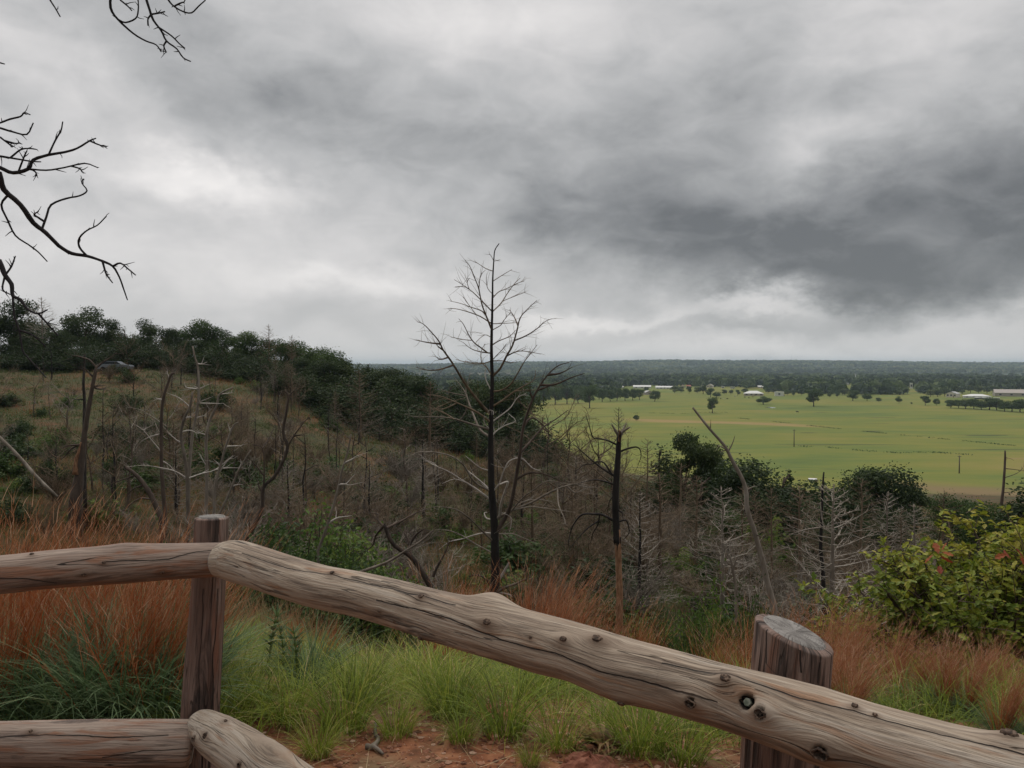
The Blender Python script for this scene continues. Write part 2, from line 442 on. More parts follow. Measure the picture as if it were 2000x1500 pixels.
def bark(name, stops, sc=6.0, rough=0.85, objvar=0.3):
    m, b, o = material(name)
    p = N.nt.nodes.new('ShaderNodeTexCoord').outputs['Object']
    oi = N.nt.nodes.new('ShaderNodeObjectInfo')
    n = noise(vecscale(p, (1, 1, 0.25)), sc, 5, 0.6)
    x = n + (N(oi.outputs['Random']) - 0.5) * objvar + (attr('var') - 0.5) * 0.6
    setc(b, ramp(x, stops)); b.inputs['Roughness'].default_value = rough
    bump(b, n, 0.6, 0.02)
    return m
bark('bark_brown', [(0.25, (0.030, 0.022, 0.018)), (0.6, (0.085, 0.062, 0.048)), (0.9, (0.16, 0.12, 0.10))])
bark('bark_char', [(0.25, (0.010, 0.009, 0.009)), (0.55, (0.024, 0.020, 0.018)), (0.8, (0.075, 0.060, 0.052)), (1.0, (0.16, 0.14, 0.12))])
bark('bark_grey', [(0.2, (0.070, 0.055, 0.043)), (0.5, (0.175, 0.147, 0.118)), (0.8, (0.33, 0.29, 0.245)), (1.0, (0.47, 0.43, 0.375))])
bark('bark_silver', [(0.2, (0.16, 0.135, 0.11)), (0.5, (0.31, 0.27, 0.225)), (0.9, (0.50, 0.46, 0.40))])
bark('bark_pale', [(0.2, (0.22, 0.19, 0.17)), (0.5, (0.40, 0.36, 0.32)), (0.9, (0.62, 0.58, 0.54))])
bark('twig_brown', [(0.2, (0.065, 0.044, 0.028)), (0.5, (0.140, 0.100, 0.064)), (0.8, (0.235, 0.180, 0.126)), (1.0, (0.35, 0.295, 0.225))])
# bare orange heartwood with dark charred streaks
bark('wood_orange', [(0.30, (0.022, 0.015, 0.012)), (0.42, (0.13, 0.065, 0.036)), (0.6, (0.25, 0.135, 0.074)), (0.85, (0.38, 0.24, 0.15))], sc=16)
bark('branch_black', [(0.2, (0.012, 0.011, 0.012)), (0.6, (0.022, 0.020, 0.022)), (1.0, (0.05, 0.045, 0.045))])

# ------------------------------------------------------------------ plant builders
def blades(mb, base, heading, a0, a1, length, width, segs=4, var=0.5, twist=0.0):
    n = len(base)
    L_ = np.broadcast_to(length, (n,)); W = np.broadcast_to(width, (n,)); A0 = np.broadcast_to(a0, (n,)); A1 = np.broadcast_to(a1, (n,))
    h = np.stack([np.cos(heading), np.sin(heading), np.zeros(n)], 1)
    side = np.stack([-np.sin(heading + twist), np.cos(heading + twist), np.zeros(n)], 1)
    p = base.copy(); rings = []
    for s in range(segs + 1):
        f = s / segs
        w = W * (1 - f ** 1.6) * (0.65 + 0.7 * min(f * 2, 0.5))
        rings.append((p.copy(), w))
        a = A0 + (A1 - A0) * (f + 0.5 / segs)
        p = p + (h * np.sin(a)[:, None] + np.array([0, 0, 1.0]) * np.cos(a)[:, None]) * (L_ / segs)[:, None]
    V = []
    for s, (c, w) in enumerate(rings[:-1]): V += [c - side * w[:, None] / 2, c + side * w[:, None] / 2]
    V.append(rings[-1][0])
    V = np.stack(V, 1); K = V.shape[1]
    o = np.arange(n)[:, None] * K
    q = np.concatenate([o + np.array([[2 * s, 2 * s + 1, 2 * s + 3, 2 * s + 2]]) for s in range(segs - 1)], 0) if segs > 1 else np.zeros((0, 4), int)
    t = o + np.array([[2 * segs - 2, 2 * segs - 1, 2 * segs]])
    mb.add(V.reshape(-1, 3), q, t, var=np.repeat(np.broadcast_to(var, (n,)), K))

def cards(mb, cen, nor, size, aspect=0.55, var=0.5, fold=0.15):
    """one folded leaf (two triangles sharing a rib) per point"""
    n = len(cen); nor = nor / (np.linalg.norm(nor, axis=1)[:, None] + 1e-9)
    r = rng.normal(size=(n, 3)); a = np.cross(nor, r); a /= np.linalg.norm(a, axis=1)[:, None] + 1e-9
    b = np.cross(nor, a); s = np.broadcast_to(size, (n,))[:, None]
    V = np.stack([cen - a * s * 0.5, cen + b * s * aspect * 0.5 + nor * s * fold, cen + a * s * 0.5, cen - b * s * aspect * 0.5 + nor * s * fold], 1)
    o = np.arange(n)[:, None] * 4
    mb.add(V.reshape(-1, 3), None, np.concatenate([o + [[0, 1, 2]], o + [[0, 2, 3]]]), var=np.repeat(np.broadcast_to(var, (n,)), 4))

def blob_points(blobs, n, shell=0.6):
    """points spread through a set of ellipsoids, denser near each one's surface"""
    w = np.array([rx * ry for c, (rx, ry, rz) in blobs]) ** 1.0; w = w / w.sum()
    idx = rng.choice(len(blobs), n, p=w)
    d = rng.normal(size=(n, 3)); d /= np.linalg.norm(d, axis=1)[:, None]
    rad = 1 - (1 - rng.random(n) ** shell) * 0.75
    C = np.array([c for c, r in blobs])[idx]; Rr = np.array([r for c, r in blobs])[idx]
    return C + d * Rr * rad[:, None], d, idx

def make_tree(name, kind, seed, leafmat, n=2600, size=0.34):
    """unit: metres, about 10 m tall.  returns (trunk mesh, crown mesh)"""
    g = np.random.default_rng(seed)
    tb, cb = MB(), MB(); blobs = []
    if kind == 'oak':
        nb = g.integers(15, 20)
        for k in range(nb):
            a = g.random() * 6.28; rr = g.random() ** 0.6 * 3.5; z = 3.4 + g.random() ** 0.8 * 5.6; rr *= math.sqrt(max(0.08, 1 - ((z - 5.0) / 5.0) ** 2))
            s = 1.0 + g.random() * 0.95
            blobs.append(((rr * math.cos(a), rr * math.sin(a), z), (s * 1.15, s * 1.15, s * 0.8)))
        fork = 2.2
    elif kind == 'ragged':
        for k in range(13):
            a = g.random() * 6.28; rr = 1.0 + g.random() * 3.0; z = 2.6 + (k / 13) * 6.4; rr *= math.sqrt(max(0.1, 1 - ((z - 4.5) / 5.2) ** 2))
            s = 0.75 + g.random() * 0.6
            blobs.append(((rr * math.cos(a), rr * math.sin(a), z), (s * 1.2, s * 1.2, s * 0.75)))
        fork = 1.8
    elif kind == 'round':
        nb = 18
        for k in range(nb):
            d = g.normal(size=3); d /= np.linalg.norm(d); s = 1.2 + g.random() * 0.8
            blobs.append(((d[0] * 3.0, d[1] * 3.0, 5.6 + d[2] * 2.9), (s * 1.2, s * 1.2, s)))
        fork = 2.0
    elif kind == 'cedar':
        for k in range(22):
            z = 1.2 + k / 22 * 8.2; w = (1 - (k / 22) ** 1.3) * 2.2 + 0.25; a = g.random() * 6.28; off = w * 0.55
            blobs.append(((off * math.cos(a), off * math.sin(a), z), (w * 0.62, w * 0.62, 0.9 + 0.3 * g.random())))
        fork = 9.0
    elif kind == 'shrub':
        for k in range(13):
            a = g.random() * 6.28; rr = g.random() ** 0.5 * 4.0; z = 1.6 + g.random() * 6.0; rr *= math.sqrt(max(0.1, 1 - (z / 10) ** 2)); s = 1.4 + g.random() * 1.6
            blobs.append(((rr * math.cos(a), rr * math.sin(a), z), (s, s, s * 0.85)))
        fork = 0.8
    pts, d, idx = blob_points(blobs, n)
    bt = g.random(len(blobs))
    nor = d * 0.8 + rng.normal(size=d.shape) * 0.6 + np.array([0, 0, 0.5])
    cards(cb, pts, nor, size * (0.6 + 0.8 * rng.random(n)), 0.7, var=np.clip(0.5 + (bt[idx] - 0.5) * 0.55 + rng.normal(size=n) * 0.17, 0, 1), fold=0.12)
    # loose sprigs that break up the outline
    k = n // 7
    p2, d2, i2 = blob_points(blobs, k); p2 = p2 + d2 * (0.25 + 0.5 * rng.random(k))[:, None]
    cards(cb, p2, rng.normal(size=p2.shape), size * (0.5 + 0.5 * rng.random(k)), 0.6, var=np.clip(0.6 + rng.normal(size=k) * 0.2, 0, 1))
    h = 9.0 if kind == 'cedar' else 6.5
    zz = np.linspace(-0.6, h, 9); wob = np.cumsum(g.normal(size=(9, 2)) * 0.10, 0)
    tube(tb, np.c_[wob, zz], np.linspace(0.30, 0.05, 9) * (0.8 if kind in ('cedar', 'shrub') else 1.1), 7, cap=True)
    for kk, (c, r) in enumerate(blobs):
        if kind == 'cedar' and kk % 2: continue
        z0 = min(max(fork, c[2] * 0.45), c[2]) if kind != 'cedar' else c[2] - 0.3
        i0 = np.interp(z0, zz, wob[:, 0]), np.interp(z0, zz, wob[:, 1])
        s = np.array([i0[0], i0[1], z0]); e = np.array(c)
        mid = s * 0.5 + e * 0.5 + np.array([0, 0, 0.35]) + g.normal(size=3) * 0.2
        tube(tb, catmull([s, mid, e], 3), np.linspace(0.10, 0.025, 7), 4)
    return tb.mesh(name + '_trunk', M['bark_brown']), cb.mesh(name + '_crown', M[leafmat], smooth=False)

def make_bush(name, seed, leafmat, stems, leaves, size, rad=.62):
    """many-stemmed shrub about 8.5 units tall; leaves ride on the stems, so the outline stays ragged"""
    g = np.random.default_rng(seed); sb_, fb_ = MB(), MB(); K = 8.5; pos, vr = [], []
    lob = g.uniform(.55, 1.1, 7)
    for k in range(stems):
        a = g.random() * 6.283; sp = g.random() ** .6; hh = (1 - .62 * sp ** 1.5) * g.uniform(.62, 1.06) * lob[int(a / 6.284 * 7)]
        e_ = np.array([math.cos(a) * sp * rad, math.sin(a) * sp * rad, max(hh, .12)])
        q = catmull([np.array([math.cos(a) * .05, math.sin(a) * .05, -.06]), e_ * [.4, .4, .42] + g.normal(size=3) * .03, e_ * [.8, .8, .76] + g.normal(size=3) * .04, e_], 4) * K
        tube(sb_, q, np.linspace(.09, .02, len(q)), 3)
        m_ = leaves // stems; t = g.uniform(.22, 1.05, m_); i = np.clip((t * (len(q) - 1)).astype(int), 0, len(q) - 1)
        pos.append(q[i] + g.normal(size=(m_, 3)) * K * .055 * (.6 + t[:, None] * .6)); vr.append(np.clip(.42 + g.normal() * .16 + g.normal(size=m_) * .15, 0, 1))
    pos = np.concatenate(pos); pos[:, 2] = np.maximum(pos[:, 2], .05); n = len(pos)
    cards(fb_, pos, g.normal(size=(n, 3)) * .7 + np.array([0, -.1, .6]) + pos * [.06, .06, 0], size * (.55 + .8 * g.random(n)), .6, var=np.concatenate(vr), fold=.12)
    return sb_.mesh(name + '_stem', M['bark_brown']), fb_.mesh(name + '_foliage', M[leafmat], smooth=False)

def twigs_on(mb, pts, n, length, r, k=3, spread=0.9, up=0.15, g=None, var=0.5, t0=0.2, sub=0):
    g = g or rng
    pts = np.asarray(pts); m = len(pts)
    for _ in range(n):
        f = t0 + (1 - t0) * g.random(); i = min(int(f * (m - 1)), m - 2); u = f * (m - 1) - i
        p = pts[i] * (1 - u) + pts[i + 1] * u; tg = pts[i + 1] - pts[i]; tg = tg / (np.linalg.norm(tg) + 1e-9)
        d = tg * (0.7 + 0.3 * g.random()) + g.normal(size=3) * spread * 0.6 + np.array([0, 0, up]); d /= np.linalg.norm(d)
        l = length * (0.45 + 0.75 * g.random()) * (1.15 - 0.5 * f)
        bend = g.normal(size=3) * 0.18 + np.array([0, 0, up * 0.5])
        tp = np.array([p, p + d * l * 0.5 + bend * l * 0.15, p + (d + bend) * l])
        tube(mb, tp, [r, r * 0.75, r * 0.35], k, var=var)
        if sub: twigs_on(mb, tp, sub, length * 0.5, r * 0.65, 3, spread, up, g, var, 0.3)

def make_dead(name, seed, h, style, wood, tmat=None):
    g = np.random.default_rng(seed); tb, cb = MB(), MB(); tmat = tmat or wood
    n = 14; zz = np.linspace(-0.5, h, n); wob = np.cumsum(g.normal(size=(n, 2)) * (0.012 if style == 'cedar' else 0.03) * h / 2, 0) * 0.6
    r0 = 0.015 * h + 0.02
    tr = np.c_[wob, zz]; tube(tb, tr, np.linspace(r0, 0.012, n), 6, lump=0.2, cap=True)
    at = lambda z: np.array([np.interp(z, zz, wob[:, 0]), np.interp(z, zz, wob[:, 1]), z])
    if style == 'cedar':
        for k in range(int(78)):
            f = 0.10 + 0.88 * (k + g.random()) / 78; L_ = h * 0.33 * (1 - f) ** 0.75 * (0.55 + 0.6 * g.random()) + 0.12; a = k * 2.4 + g.normal() * 0.5
            s = at(f * h); d = np.array([math.cos(a), math.sin(a), 0.0]); up = -0.12 + 0.5 * f + g.normal() * 0.12
            pts = [s + d * L_ * t + np.array([0, 0, up * L_ * t + 0.22 * L_ * t * t]) + g.normal(size=3) * 0.04 * L_ * t for t in (0, 0.3, 0.65, 1)]
            tube(cb, pts, np.linspace(0.017, 0.006, 4), 3, var=0.35 + 0.45 * g.random())
            twigs_on(cb, pts, 6, L_ * 0.45, 0.0075, 3, 0.9, 0.1, g, 0.6, 0.2, 1)
    elif style == 'oak':
        for k in range(8):
            f = 0.28 + 0.6 * (k + g.random()) / 8; L_ = h * (0.30 + 0.16 * g.random()); a = k * 2.4 + g.normal() * 0.6
            s = at(f * h * 0.9); d = np.array([math.cos(a), math.sin(a), 0.0])
            pts = catmull([s, s + d * L_ * 0.35 + [0, 0, L_ * 0.25], s + d * L_ * 0.7 + [0, 0, L_ * 0.6] + g.normal(size=3) * 0.12 * L_, s + d * L_ + [0, 0, L_ * 0.85] + g.normal(size=3) * 0.2 * L_], 2)
            tube(cb, pts, np.linspace(0.05, 0.016, len(pts)), 4, var=0.45)
            twigs_on(cb, pts, 10, L_ * 0.5, 0.016, 3, 1.2, 0.25, g, 0.55, 0.25, 4)
    elif style == 'brush':
        for k in range(15):
            a = g.random() * 6.28; d = np.array([math.cos(a), math.sin(a), 0.0]); L_ = h * (0.55 + 0.45 * g.random()); sp = 0.25 + 0.5 * g.random()
            s = at(0.05 * h + 0.25 * h * g.random())
            pts = [s, s + d * L_ * 0.3 * sp + [0, 0, L_ * 0.32], s + d * L_ * 0.75 * sp + [0, 0, L_ * 0.62] + g.normal(size=3) * 0.1, s + d * L_ * sp * 1.1 + [0, 0, L_ * 0.86] + g.normal(size=3) * 0.15]
            tube(cb, catmull(pts, 2), np.linspace(0.03, 0.010, 7), 3, var=0.45)
            twigs_on(cb, pts, 16, L_ * 0.36, 0.011, 3, 1.4, 0.2, g, 0.5, 0.1, 4)
    elif style == 'snag':
        for k in range(9):
            f = 0.35 + 0.62 * (k + g.random()) / 9; L_ = h * 0.16 * (0.4 + g.random()); a = g.random() * 6.28
            s = at(f * h); d = np.array([math.cos(a), math.sin(a), 0.35 + 0.4 * g.random()])
            pts = [s, s + d * L_ * 0.5, s + d * L_ + g.normal(size=3) * 0.15 * L_]
            tube(cb, pts, [0.03, 0.02, 0.01], 3, var=0.6); twigs_on(cb, pts, 2, L_ * 0.5, 0.012, 3, 0.9, 0.1, g)
    return tb.mesh(name + '_trunk', M[tmat]), cb.mesh(name + '_crown', M[wood])

PROTOS = []
def proto(name, meshes, parts):
    """an unplaced pattern thing: the first placing uses it, later ones copy it"""
    o = bpy.data.objects.new(name, None); COL.objects.link(o); o.empty_display_size = 0.2
    for me, p in zip(meshes, parts): link(p, me, o)
    PROTOS.append([o, False])
    return PROTOS[-1]
def put(pr, loc, rz, s, label, cat, group=None):
    if not pr[1]:
        pr[1] = True; o = pr[0]; o.location = tuple(loc); o.rotation_euler = (0, 0, rz); o.scale = (s, s, s) if np.isscalar(s) else s
        return tag(o, label, cat, group)
    return tag(dup(pr[0], loc, rz, s, label, group), cat=cat)

# ------------------------------------------------------------------ log fence
def wood(name, tones, rust, stain, crack_sc=(0.7, 13, 13), crack_w=0.0042, fine=(3.2, 75, 75), rustlo=0.55, stainlo=0.56, groove=0.0):
    m, b, o = material(name)
    gv = attr('grain', True)
    n1 = noise(vecscale(gv, fine), 1.0, 5, 0.62)
    n0 = noise(vecscale(gv, (9, 190, 190)), 1.0, 3, 0.6)
    n2 = noise(vecscale(gv, (1.3, 9, 9)), 1.0, 5, 0.6, 0.4)
    n3 = noise(vecscale(gv, (2.1, 16, 16)), 1.7, 5, 0.62, 0.5)
    n4 = noise(vecscale(gv, (2.6, 20, 20)), 0.9, 6, 0.66, 0.6)
    c = ramp(n2 * 0.6 + n1 * 0.4, tones)
    c = mix(smooth(n3, rustlo, rustlo + 0.13) * 0.75, c, rust)
    c = mix(smooth(n4, stainlo, stainlo + 0.10) * 0.85, c, stain)
    c = mix(smooth(n0, 0.47, 0.33) * 0.45, c, stain)
    cr = noise(vecscale(gv, crack_sc), 1.0, 2, 0.45, 0.15)
    cm = smooth(N.math('ABSOLUTE', cr - 0.5), crack_w, crack_w * 0.3) * smooth(noise(vecscale(gv, (1.1, 7, 7)), 1.3, 2), 0.44, 0.56)
    c = mix(cm * 0.92, c, (0.022, 0.016, 0.013))
    chk = noise(vecscale(gv, (1.6, 42, 42)), 1.0, 2, 0.5, 0.1)
    ck = smooth(N.math('ABSOLUTE', chk - 0.5), 0.012, 0.003) * smooth(noise(vecscale(gv, (2.5, 11, 11)), 1.0, 3), 0.50, 0.60)
    c = mix(ck * 0.7, c, (0.05, 0.036, 0.028))
    hgt = n1 * 0.55 + n0 * 0.25 + n4 * 0.2 - cm * 1.6 - ck * 0.8
    if groove:
        gr = noise(vecscale(gv, (1.0, 55, 55)), 1.0, 3, 0.6, 0.2)
        gm = smooth(gr, 0.44, 0.33)
        c = mix(gm * groove, c, (0.028, 0.019, 0.016)); hgt = hgt - gm * 1.2
    wv = noise(vecscale(gv, (7, 7, 7)), 1.0, 4, 0.6); wd = noise(vecscale(gv, (4, 30, 30)), 1.0, 2)
    for sn in ('split_a', 'split_b', 'split_c'):   # the long drying splits
        sd = N.math('ABSOLUTE', attr(sn) + (wv - 0.5) * 0.016) - (wd - 0.5) * 0.0028
        sm = smooth(sd, 0.0015, 0.0006)
        c = mix(smooth(sd, 0.008, 0.001) * 0.25, c, stain)
        c = mix(sm * 0.95, c, (0.014, 0.010, 0.008)); hgt = hgt - sm * 2.0
    kn = (attr('var') - 0.5) * 2.0
    c = mix(kn * (n4 * 0.9 + 0.25), c, (0.12, 0.072, 0.045))
    setc(b, c); b.inputs['Roughness'].default_value = 0.72; b.inputs['Specular IOR Level'].default_value = 0.3
    bump(b, hgt, 1.0, 0.011)
    return m
TAN = [(0.32, (0.075, 0.055, 0.041)), (0.42, (0.205, 0.152, 0.112)), (0.50, (0.345, 0.275, 0.210)), (0.58, (0.44, 0.375, 0.308)), (0.70, (0.30, 0.272, 0.242))]
wood('weathered_log', TAN, (0.26, 0.135, 0.070), (0.095, 0.074, 0.060))
wood('rusty_log', [(0.30, (0.10, 0.072, 0.058)), (0.45, (0.235, 0.170, 0.135)), (0.6, (0.335, 0.262, 0.212)), (0.75, (0.37, 0.325, 0.285))], (0.25, 0.110, 0.058), (0.085, 0.062, 0.052), rustlo=0.50, stainlo=0.52)
wood('grooved_post', [(0.30, (0.070, 0.045, 0.037)), (0.45, (0.155, 0.098, 0.077)), (0.6, (0.245, 0.172, 0.142)), (0.75, (0.33, 0.265, 0.235))], (0.165, 0.070, 0.042), (0.055, 0.038, 0.032), rustlo=0.52, stainlo=0.5, groove=0.95, fine=(3, 45, 45))
m, b, o = material('sawn_end')
gv = attr('grain', True)
sp = N.nt.nodes.new('ShaderNodeSeparateXYZ'); N.nt.links.new(gv, sp.inputs[0])
ga, gb = N(sp.outputs[1]), N(sp.outputs[2])
rad = N.math('SQRT', ga * ga + gb * gb); nz = noise(gv, 45, 4, 0.6)
ring = N.math('SINE', (rad + nz * 0.006) * 1300.0)
ang = N.math('ARCTAN2', ga, gb)
crk = noise(None, 1.0, 2); 
cv = N.nt.nodes.new('ShaderNodeCombineXYZ'); N.nt.links.new((N.math('SINE', ang) * 6.0).s, cv.inputs[0]); N.nt.links.new((N.math('COSINE', ang) * 6.0).s, cv.inputs[1]); N.nt.links.new((rad * 4.0).s, cv.inputs[2])
cr = smooth(N.math('ABSOLUTE', noise(cv.outputs[0], 2.2, 2, 0.5) - 0.5), 0.022, 0.006)
c = ramp(nz + ring * 0.05, [(0.3, (0.13, 0.118, 0.11)), (0.5, (0.225, 0.21, 0.195)), (0.7, (0.31, 0.292, 0.275))])
c = mix(cr * 0.7, c, (0.05, 0.042, 0.04))
setc(b, c); b.inputs['Roughness'].default_value = 0.85; bump(b, nz + ring * 0.08 - cr, 0.6, 0.004)
m, b, o = material('knot_wood')
p = N.nt.nodes.new('ShaderNodeTexCoord').outputs['Object']
setc(b, ramp(noise(p, 160, 4, 0.6), [(0.35, (0.020, 0.014, 0.011)), (0.52, (0.075, 0.047, 0.033)), (0.66, (0.19, 0.135, 0.10))])); b.inputs['Roughness'].default_value = 0.8
m, b, o = material('hole_dark'); setc(b, (0.008, 0.007, 0.006))
m, b, o = material('bolt_steel')
p = N.nt.nodes.new('ShaderNodeTexCoord').outputs['Object']
setc(b, ramp(noise(p, 120, 4), [(0.4, (0.10, 0.115, 0.085)), (0.65, (0.24, 0.25, 0.20))])); b.inputs['Metallic'].default_value = 0.35; b.inputs['Roughness'].default_value = 0.5

fence = thing('log_fence', (0.0, 2.2, tz(0, 2.2)), 'weathered round log rail fence across the overlook in front of the grass', 'fence')
FO = np.array(fence.location)

def log(name, cen, rad, mat, k=72, n=420, seed=1, knots=(), lump=0.05, end_round=0.022, label=None, endmat=1, splits=()):
    """log along a centre line (world points); grain runs along it"""
    g = np.random.default_rng(seed)
    c = catmull(cen, 24); rd = np.interp(np.linspace(0, 1, len(c)), np.linspace(0, 1, len(rad)), rad)
    s = np.r_[0, np.cumsum(np.linalg.norm(np.diff(c, axis=0), axis=1))]
    ss = np.linspace(0, s[-1], n)
    if end_round:
        e = np.array([0, .12, .3, .55, .8, 1]) * end_round; ss = np.unique(np.r_[e, ss[(ss > end_round) & (ss < s[-1] - end_round)], s[-1] - e])
    n = len(ss)
    c = np.stack([np.interp(ss, s, c[:, i]) for i in range(3)], 1); rd = np.interp(ss, s, rd)
    tan = np.gradient(c, ss, axis=0); tan /= np.linalg.norm(tan, axis=1)[:, None]
    ref = np.array([0, 0, 1.0]) if abs(tan[0, 2]) < 0.7 else np.array([0, -1.0, 0])
    a = np.cross(tan, ref); a /= np.linalg.norm(a, axis=1)[:, None]; b = np.cross(a, tan)
    th = np.arange(k) / k * 2 * np.pi
    S, T = np.meshgrid(ss, th, indexing='ij')
    off = g.random() * 50
    ca, sa = np.cos(T), np.sin(T)
    nz = vnoise(S * 2.2 + off, ca * 1.1 + 5, 1.0, 2) + vnoise(S * 2.2 + off, sa * 1.1 + 25, 1.0, 2) - 1.0
    fine = vnoise(T * 7.0 / (2 * np.pi) * 3 + off, S * 1.5, 1.0, 3) - 0.5
    fine = fine * np.minimum(1, np.minimum(T, 2 * np.pi - T) * 3)
    rr = rd[:, None] * (1 + lump * 1.6 * nz + lump * 0.35 * fine)
    if end_round:
        for q in (ss, s[-1] - ss):
            f = np.clip(q / end_round, 0, 1); rr = rr * (0.80 + 0.20 * np.sqrt(1 - (1 - f) ** 2))[:, None]
    nor = ca[..., None] * a[:, None] + sa[..., None] * b[:, None]
    v = c[:, None] + rr[..., None] * nor
    placed = []; gsh = np.zeros_like(S); kvar = np.full(S.shape, .5)
    for kn in knots:
        (px, py), kr, hgt, kind = kn
        pp, dep = proj(v); facing = (nor * (np.array([0, 0, CAMZ]) - v)).sum(-1) > 0
        dd = ((pp - np.array([px, py])) ** 2).sum(-1) + (~facing) * 1e9
        i, j = np.unravel_index(np.argmin(dd), dd.shape)
        dist = np.linalg.norm(v - v[i, j], axis=-1)
        along = np.abs(ss - ss[i])[:, None]
        cross = np.sqrt(np.maximum(dist ** 2 - along ** 2, 0))
        q = np.sqrt((along / 1.7) ** 2 + cross ** 2)
        v = v + nor * (hgt * np.exp(-(q / (kr * 1.55)) ** 2))[..., None]
        btl = np.cross(nor[i, j], tan[i]); u_ = ((v - v[i, j]) * btl).sum(-1)
        gsh = gsh - u_ * .7 * np.exp(-(q / (kr * 2.4)) ** 2)
        if kind != 'swell': kvar = np.maximum(kvar, .5 + .5 * np.exp(-(q / (kr * 1.5)) ** 2))
        if kind == 'open':
            v = v - nor * (0.012 * (1 - np.clip((dist - kr * 0.55) / (kr * 0.3), 0, 1)))[..., None]
        if kind == 'hole':
            v = v - nor * (0.026 * (1 - np.clip((dist - kr * 0.75) / (kr * 0.3), 0, 1)))[..., None]
        placed.append((v[i, j].copy(), nor[i, j].copy(), tan[i].copy(), kr, kind))
    sgn = []
    for path in splits:
        ij = []
        for (px, py) in path:
            pp, dep = proj(v); facing = (nor * (np.array([0, 0, CAMZ]) - v)).sum(-1) > 0
            ij.append(np.unravel_index(np.argmin(((pp - np.array([px, py])) ** 2).sum(-1) + (~facing) * 1e9), S.shape))
        sv = np.array([ss[i_] for i_, _ in ij]); tv = np.unwrap(np.array([th[j_] for _, j_ in ij])); o_ = np.argsort(sv); sv, tv = sv[o_], tv[o_]
        t0 = np.interp(ss, sv, tv); dl = (T - t0[:, None] + np.pi) % (2 * np.pi) - np.pi
        d_ = np.clip(dl * rd[:, None], -.05, .05)
        out_ = np.maximum(np.maximum(sv[0] - ss, ss - sv[-1]), 0)[:, None]
        sgn.append(np.where(out_ > 0, .08, d_))
    gr = np.stack([S + off, rd[:, None] * ca + off - sa * gsh, rd[:, None] * sa + ca * gsh], -1)
    mb = MB(); vv = v.reshape(-1, 3) - FO
    i = np.arange(n - 1)[:, None] * k; j = np.arange(k)[None]; j2 = (j + 1) % k
    q = np.stack([i + j, i + k + j, i + k + j2, i + j2], -1).reshape(-1, 4)
    mb.add(vv, q, None, grain=gr, var=kvar.ravel())
    # ends: concentric rings
    for ring, ax in ((0, -1), (n - 1, 1)):
        pr = v[ring] - FO; cc = pr.mean(0); prev = pr; rings = [pr]
        for f in (0.93, 0.6, 0.25): rings.append(cc + (pr - cc) * f + tan[ring] * ax * (0.004 if f < 0.95 else 0.003))
        rv = np.concatenate(rings + [[cc + tan[ring] * ax * 0.004]])
        gg = np.stack([np.zeros(len(rv)), (rv - cc) @ a[ring], (rv - cc) @ b[ring]], -1)
        qs = []
        for u in range(3): qs.append(np.stack([u * k + j[0], u * k + j2[0], (u + 1) * k + j2[0], (u + 1) * k + j[0]], -1))
        qs = np.concatenate(qs); ts = np.stack([3 * k + j[0], 3 * k + j2[0], np.full(k, 4 * k)], -1)
        if ax > 0: pass
        else: qs = qs[:, ::-1]; ts = ts[:, ::-1]
        mb.add(rv, qs[:, ::-1] if False else qs, ts, mat=endmat, grain=gg)
    me_ = mb.mesh(name, [M[mat], M['sawn_end']], grain=True)
    for z_, nm_ in enumerate(('split_a', 'split_b', 'split_c')):
        a_ = np.ones(mb.n, np.float32)
        if z_ < len(sgn): a_[:n * k] = sgn[z_].ravel()
        me_.attributes.new(nm_, 'FLOAT', 'POINT').data.foreach_set('value', a_)
    o = link(name, me_, fence)
    if label: o['label'] = label
    for (p, nn, tg, kr, kind) in placed:
        if kind == 'swell': continue
        kb = MB(); bt = np.cross(nn, tg)
        thk = np.arange(18) / 18 * 2 * np.pi; lum = 1 + 0.42 * (g.random(18) - 0.5)
        if kind == 'hole':
            prof = [(1.02, 0.001), (0.96, -0.004), (0.9, -0.017)]; nm, mt = 'bolt_hole', 'hole_dark'
        elif kind == 'open':
            prof = [(1.05, -0.002), (1.0, 0.0022), (0.82, 0.0026), (0.70, -0.006), (0.5, -0.010)]; nm, mt = 'knot', 'knot_wood'
        else:
            prof = [(1.0, -0.002), (0.92, 0.0012), (0.75, 0.0024), (0.5, 0.0018), (0.25, 0.0022)]; nm, mt = 'knot', 'knot_wood'
        base = p + nn * (0.020 if kind == 'hole' else 0.010 if kind == 'open' else 0.0)
        rv = np.concatenate([base - FO + (np.cos(thk) * lum * f)[:, None] * tg * kr * .95 + (np.sin(thk) * lum * f)[:, None] * bt * kr * .68 + nn * h for f, h in prof])
        K = 18; jj = np.arange(K); j3 = (jj + 1) % K
        qs = np.concatenate([np.stack([u * K + jj, u * K + j3, (u + 1) * K + j3, (u + 1) * K + jj], -1) for u in range(len(prof) - 1)])
        rv = np.concatenate([rv, [base - FO + nn * prof[-1][1]]])
        ts = np.stack([(len(prof) - 1) * K + jj, (len(prof) - 1) * K + j3, np.full(K, len(rv) - 1)], -1)
        kb.add(rv, qs, ts)
        ko = link(nm, kb.mesh(nm, M[mt]), o)
        if kind == 'hole':
            bb = MB(); tube(bb, [base - FO - nn * 0.02, base - FO - nn * 0.003, base - FO + nn * 0.001], np.array([0.62, 0.62, 0.5]) * kr, 6, cap=True)
            bo = bb.mesh('bolt', M['bolt_steel'], smooth=False); link('bolt', bo, o)
    return o

def from_px(pts): return [P(px, py, D) for px, py, D in pts]
